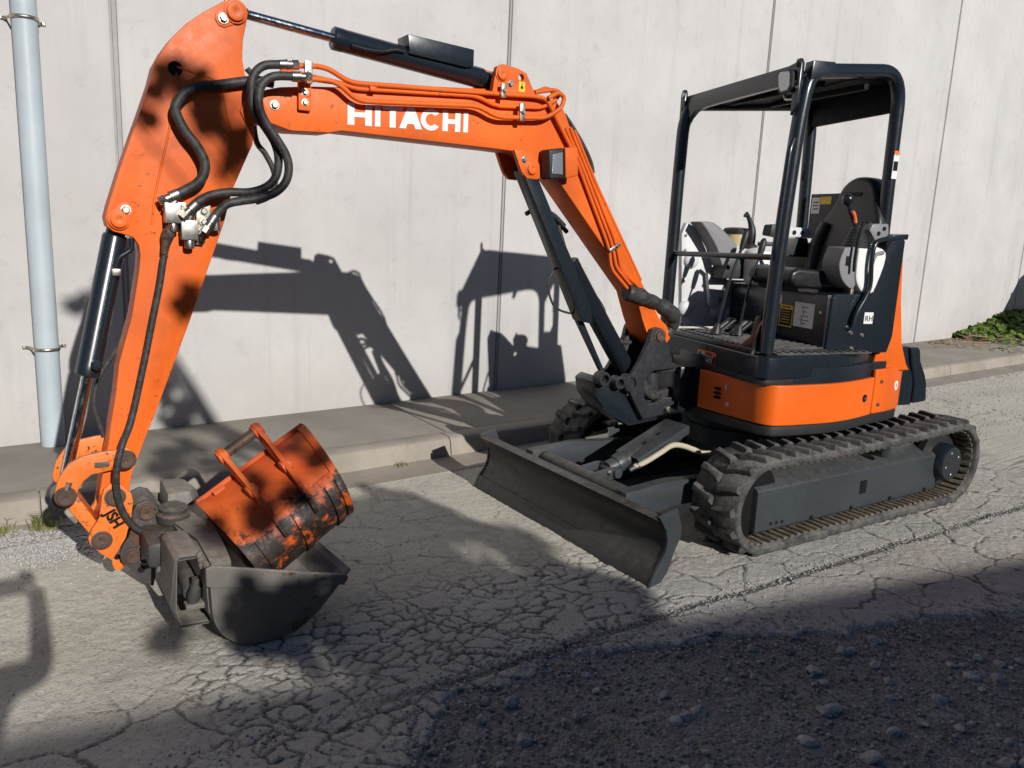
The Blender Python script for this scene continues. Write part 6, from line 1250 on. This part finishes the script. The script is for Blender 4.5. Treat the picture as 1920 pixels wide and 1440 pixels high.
# ------------------------------------------------------------------ the person taking the picture, just left of and behind the camera
M['jacket'] = paint('navy_jacket',(.03,.035,.05),.8,.02,spec=.2); M['trousers'] = paint('grey_trousers',(.06,.06,.065),.85,.02,spec=.2); M['skin'] = paint('skin',(.50,.30,.21),.5,.0,var=.04); M['hair'] = paint('brown_hair',(.05,.03,.02),.6,.0)
PH = empty('person', (-4.15,-3.68,0), 'person in a navy jacket holding up a phone beside the camera', 'person')
def skin(name, nodes, edges, mat, root=0, sub=2):
    me = bpy.data.meshes.new(name); me.from_pydata([n[:3] for n in nodes], edges, []); o = put(name, me, mat, PH)
    sk = o.modifiers.new('skin','SKIN'); me.skin_vertices.new() if not me.skin_vertices else None
    for i, n in enumerate(nodes): me.skin_vertices[0].data[i].radius = (n[3], n[4] if len(n) > 4 else n[3])
    me.skin_vertices[0].data[root].use_root = True
    sd = o.modifiers.new('sub','SUBSURF'); sd.levels = sub; sd.render_levels = sub; return o
N_ = [(-4.15,-3.70,.95,.15,.11),(-4.15,-3.69,1.15,.14,.10),(-4.14,-3.67,1.36,.155,.105),(-4.13,-3.655,1.50,.06),(-3.98,-3.655,1.44,.06),(-3.85,-3.54,1.405,.045),(-3.835,-3.36,1.545,.034),(-4.31,-3.65,1.43,.06),(-4.39,-3.48,1.24,.047),(-4.14,-3.32,1.46,.034),
      (-4.06,-3.70,.88,.085),(-4.05,-3.66,.50,.06),(-4.05,-3.70,.10,.045),(-4.04,-3.55,.05,.04),(-4.25,-3.70,.88,.085),(-4.26,-3.67,.50,.06),(-4.26,-3.71,.10,.045),(-4.27,-3.56,.05,.04),(-4.12,-3.63,1.58,.06),(-4.115,-3.615,1.68,.085),(-4.115,-3.625,1.75,.07),
      (-3.84,-3.30,1.61,.036,.02),(-4.07,-3.285,1.52,.034,.02)]
bd = skin('body', N_, [(0,1),(1,2),(2,3),(2,4),(4,5),(5,6),(2,7),(7,8),(8,9),(0,10),(10,11),(11,12),(12,13),(0,14),(14,15),(15,16),(16,17),(3,18),(18,19),(19,20),(6,21),(9,22)], 'jacket')
for x0, s in ((-3.84,1),(-4.07,-1)):
    zc = 1.62 if s > 0 else 1.54; yb = -3.29
    for k in range(4): MB().tube(chain([(x0,yb,zc-.02+.018*k),(x0-s*.02,yb+.03,zc-.01+.018*k),(x0-s*.05,yb+.028,zc-.01+.018*k)],4),[.0085]*9,8).build('finger','skin',bd,0,60)
    MB().tube(chain([(x0,yb,zc-.035),(x0-s*.03,yb-.012,zc-.03),(x0-s*.055,yb-.01,zc-.02)],4),[.0095]*9,8).build('thumb','skin',bd,0,60)
MB().lathe((-4.118,-3.632,1.66),(0,-.1,1),[(0,.088),(.05,.097),(.09,.088),(.125,.05),(.14,.01)],20).build('hair','hair',bd,0,60)
ph = MB().box((-3.945,-3.272,1.615),(.155,.009,.078)).build('phone','blackmat',None,.003); tag(ph,'black phone held up by the person at the camera','phone')
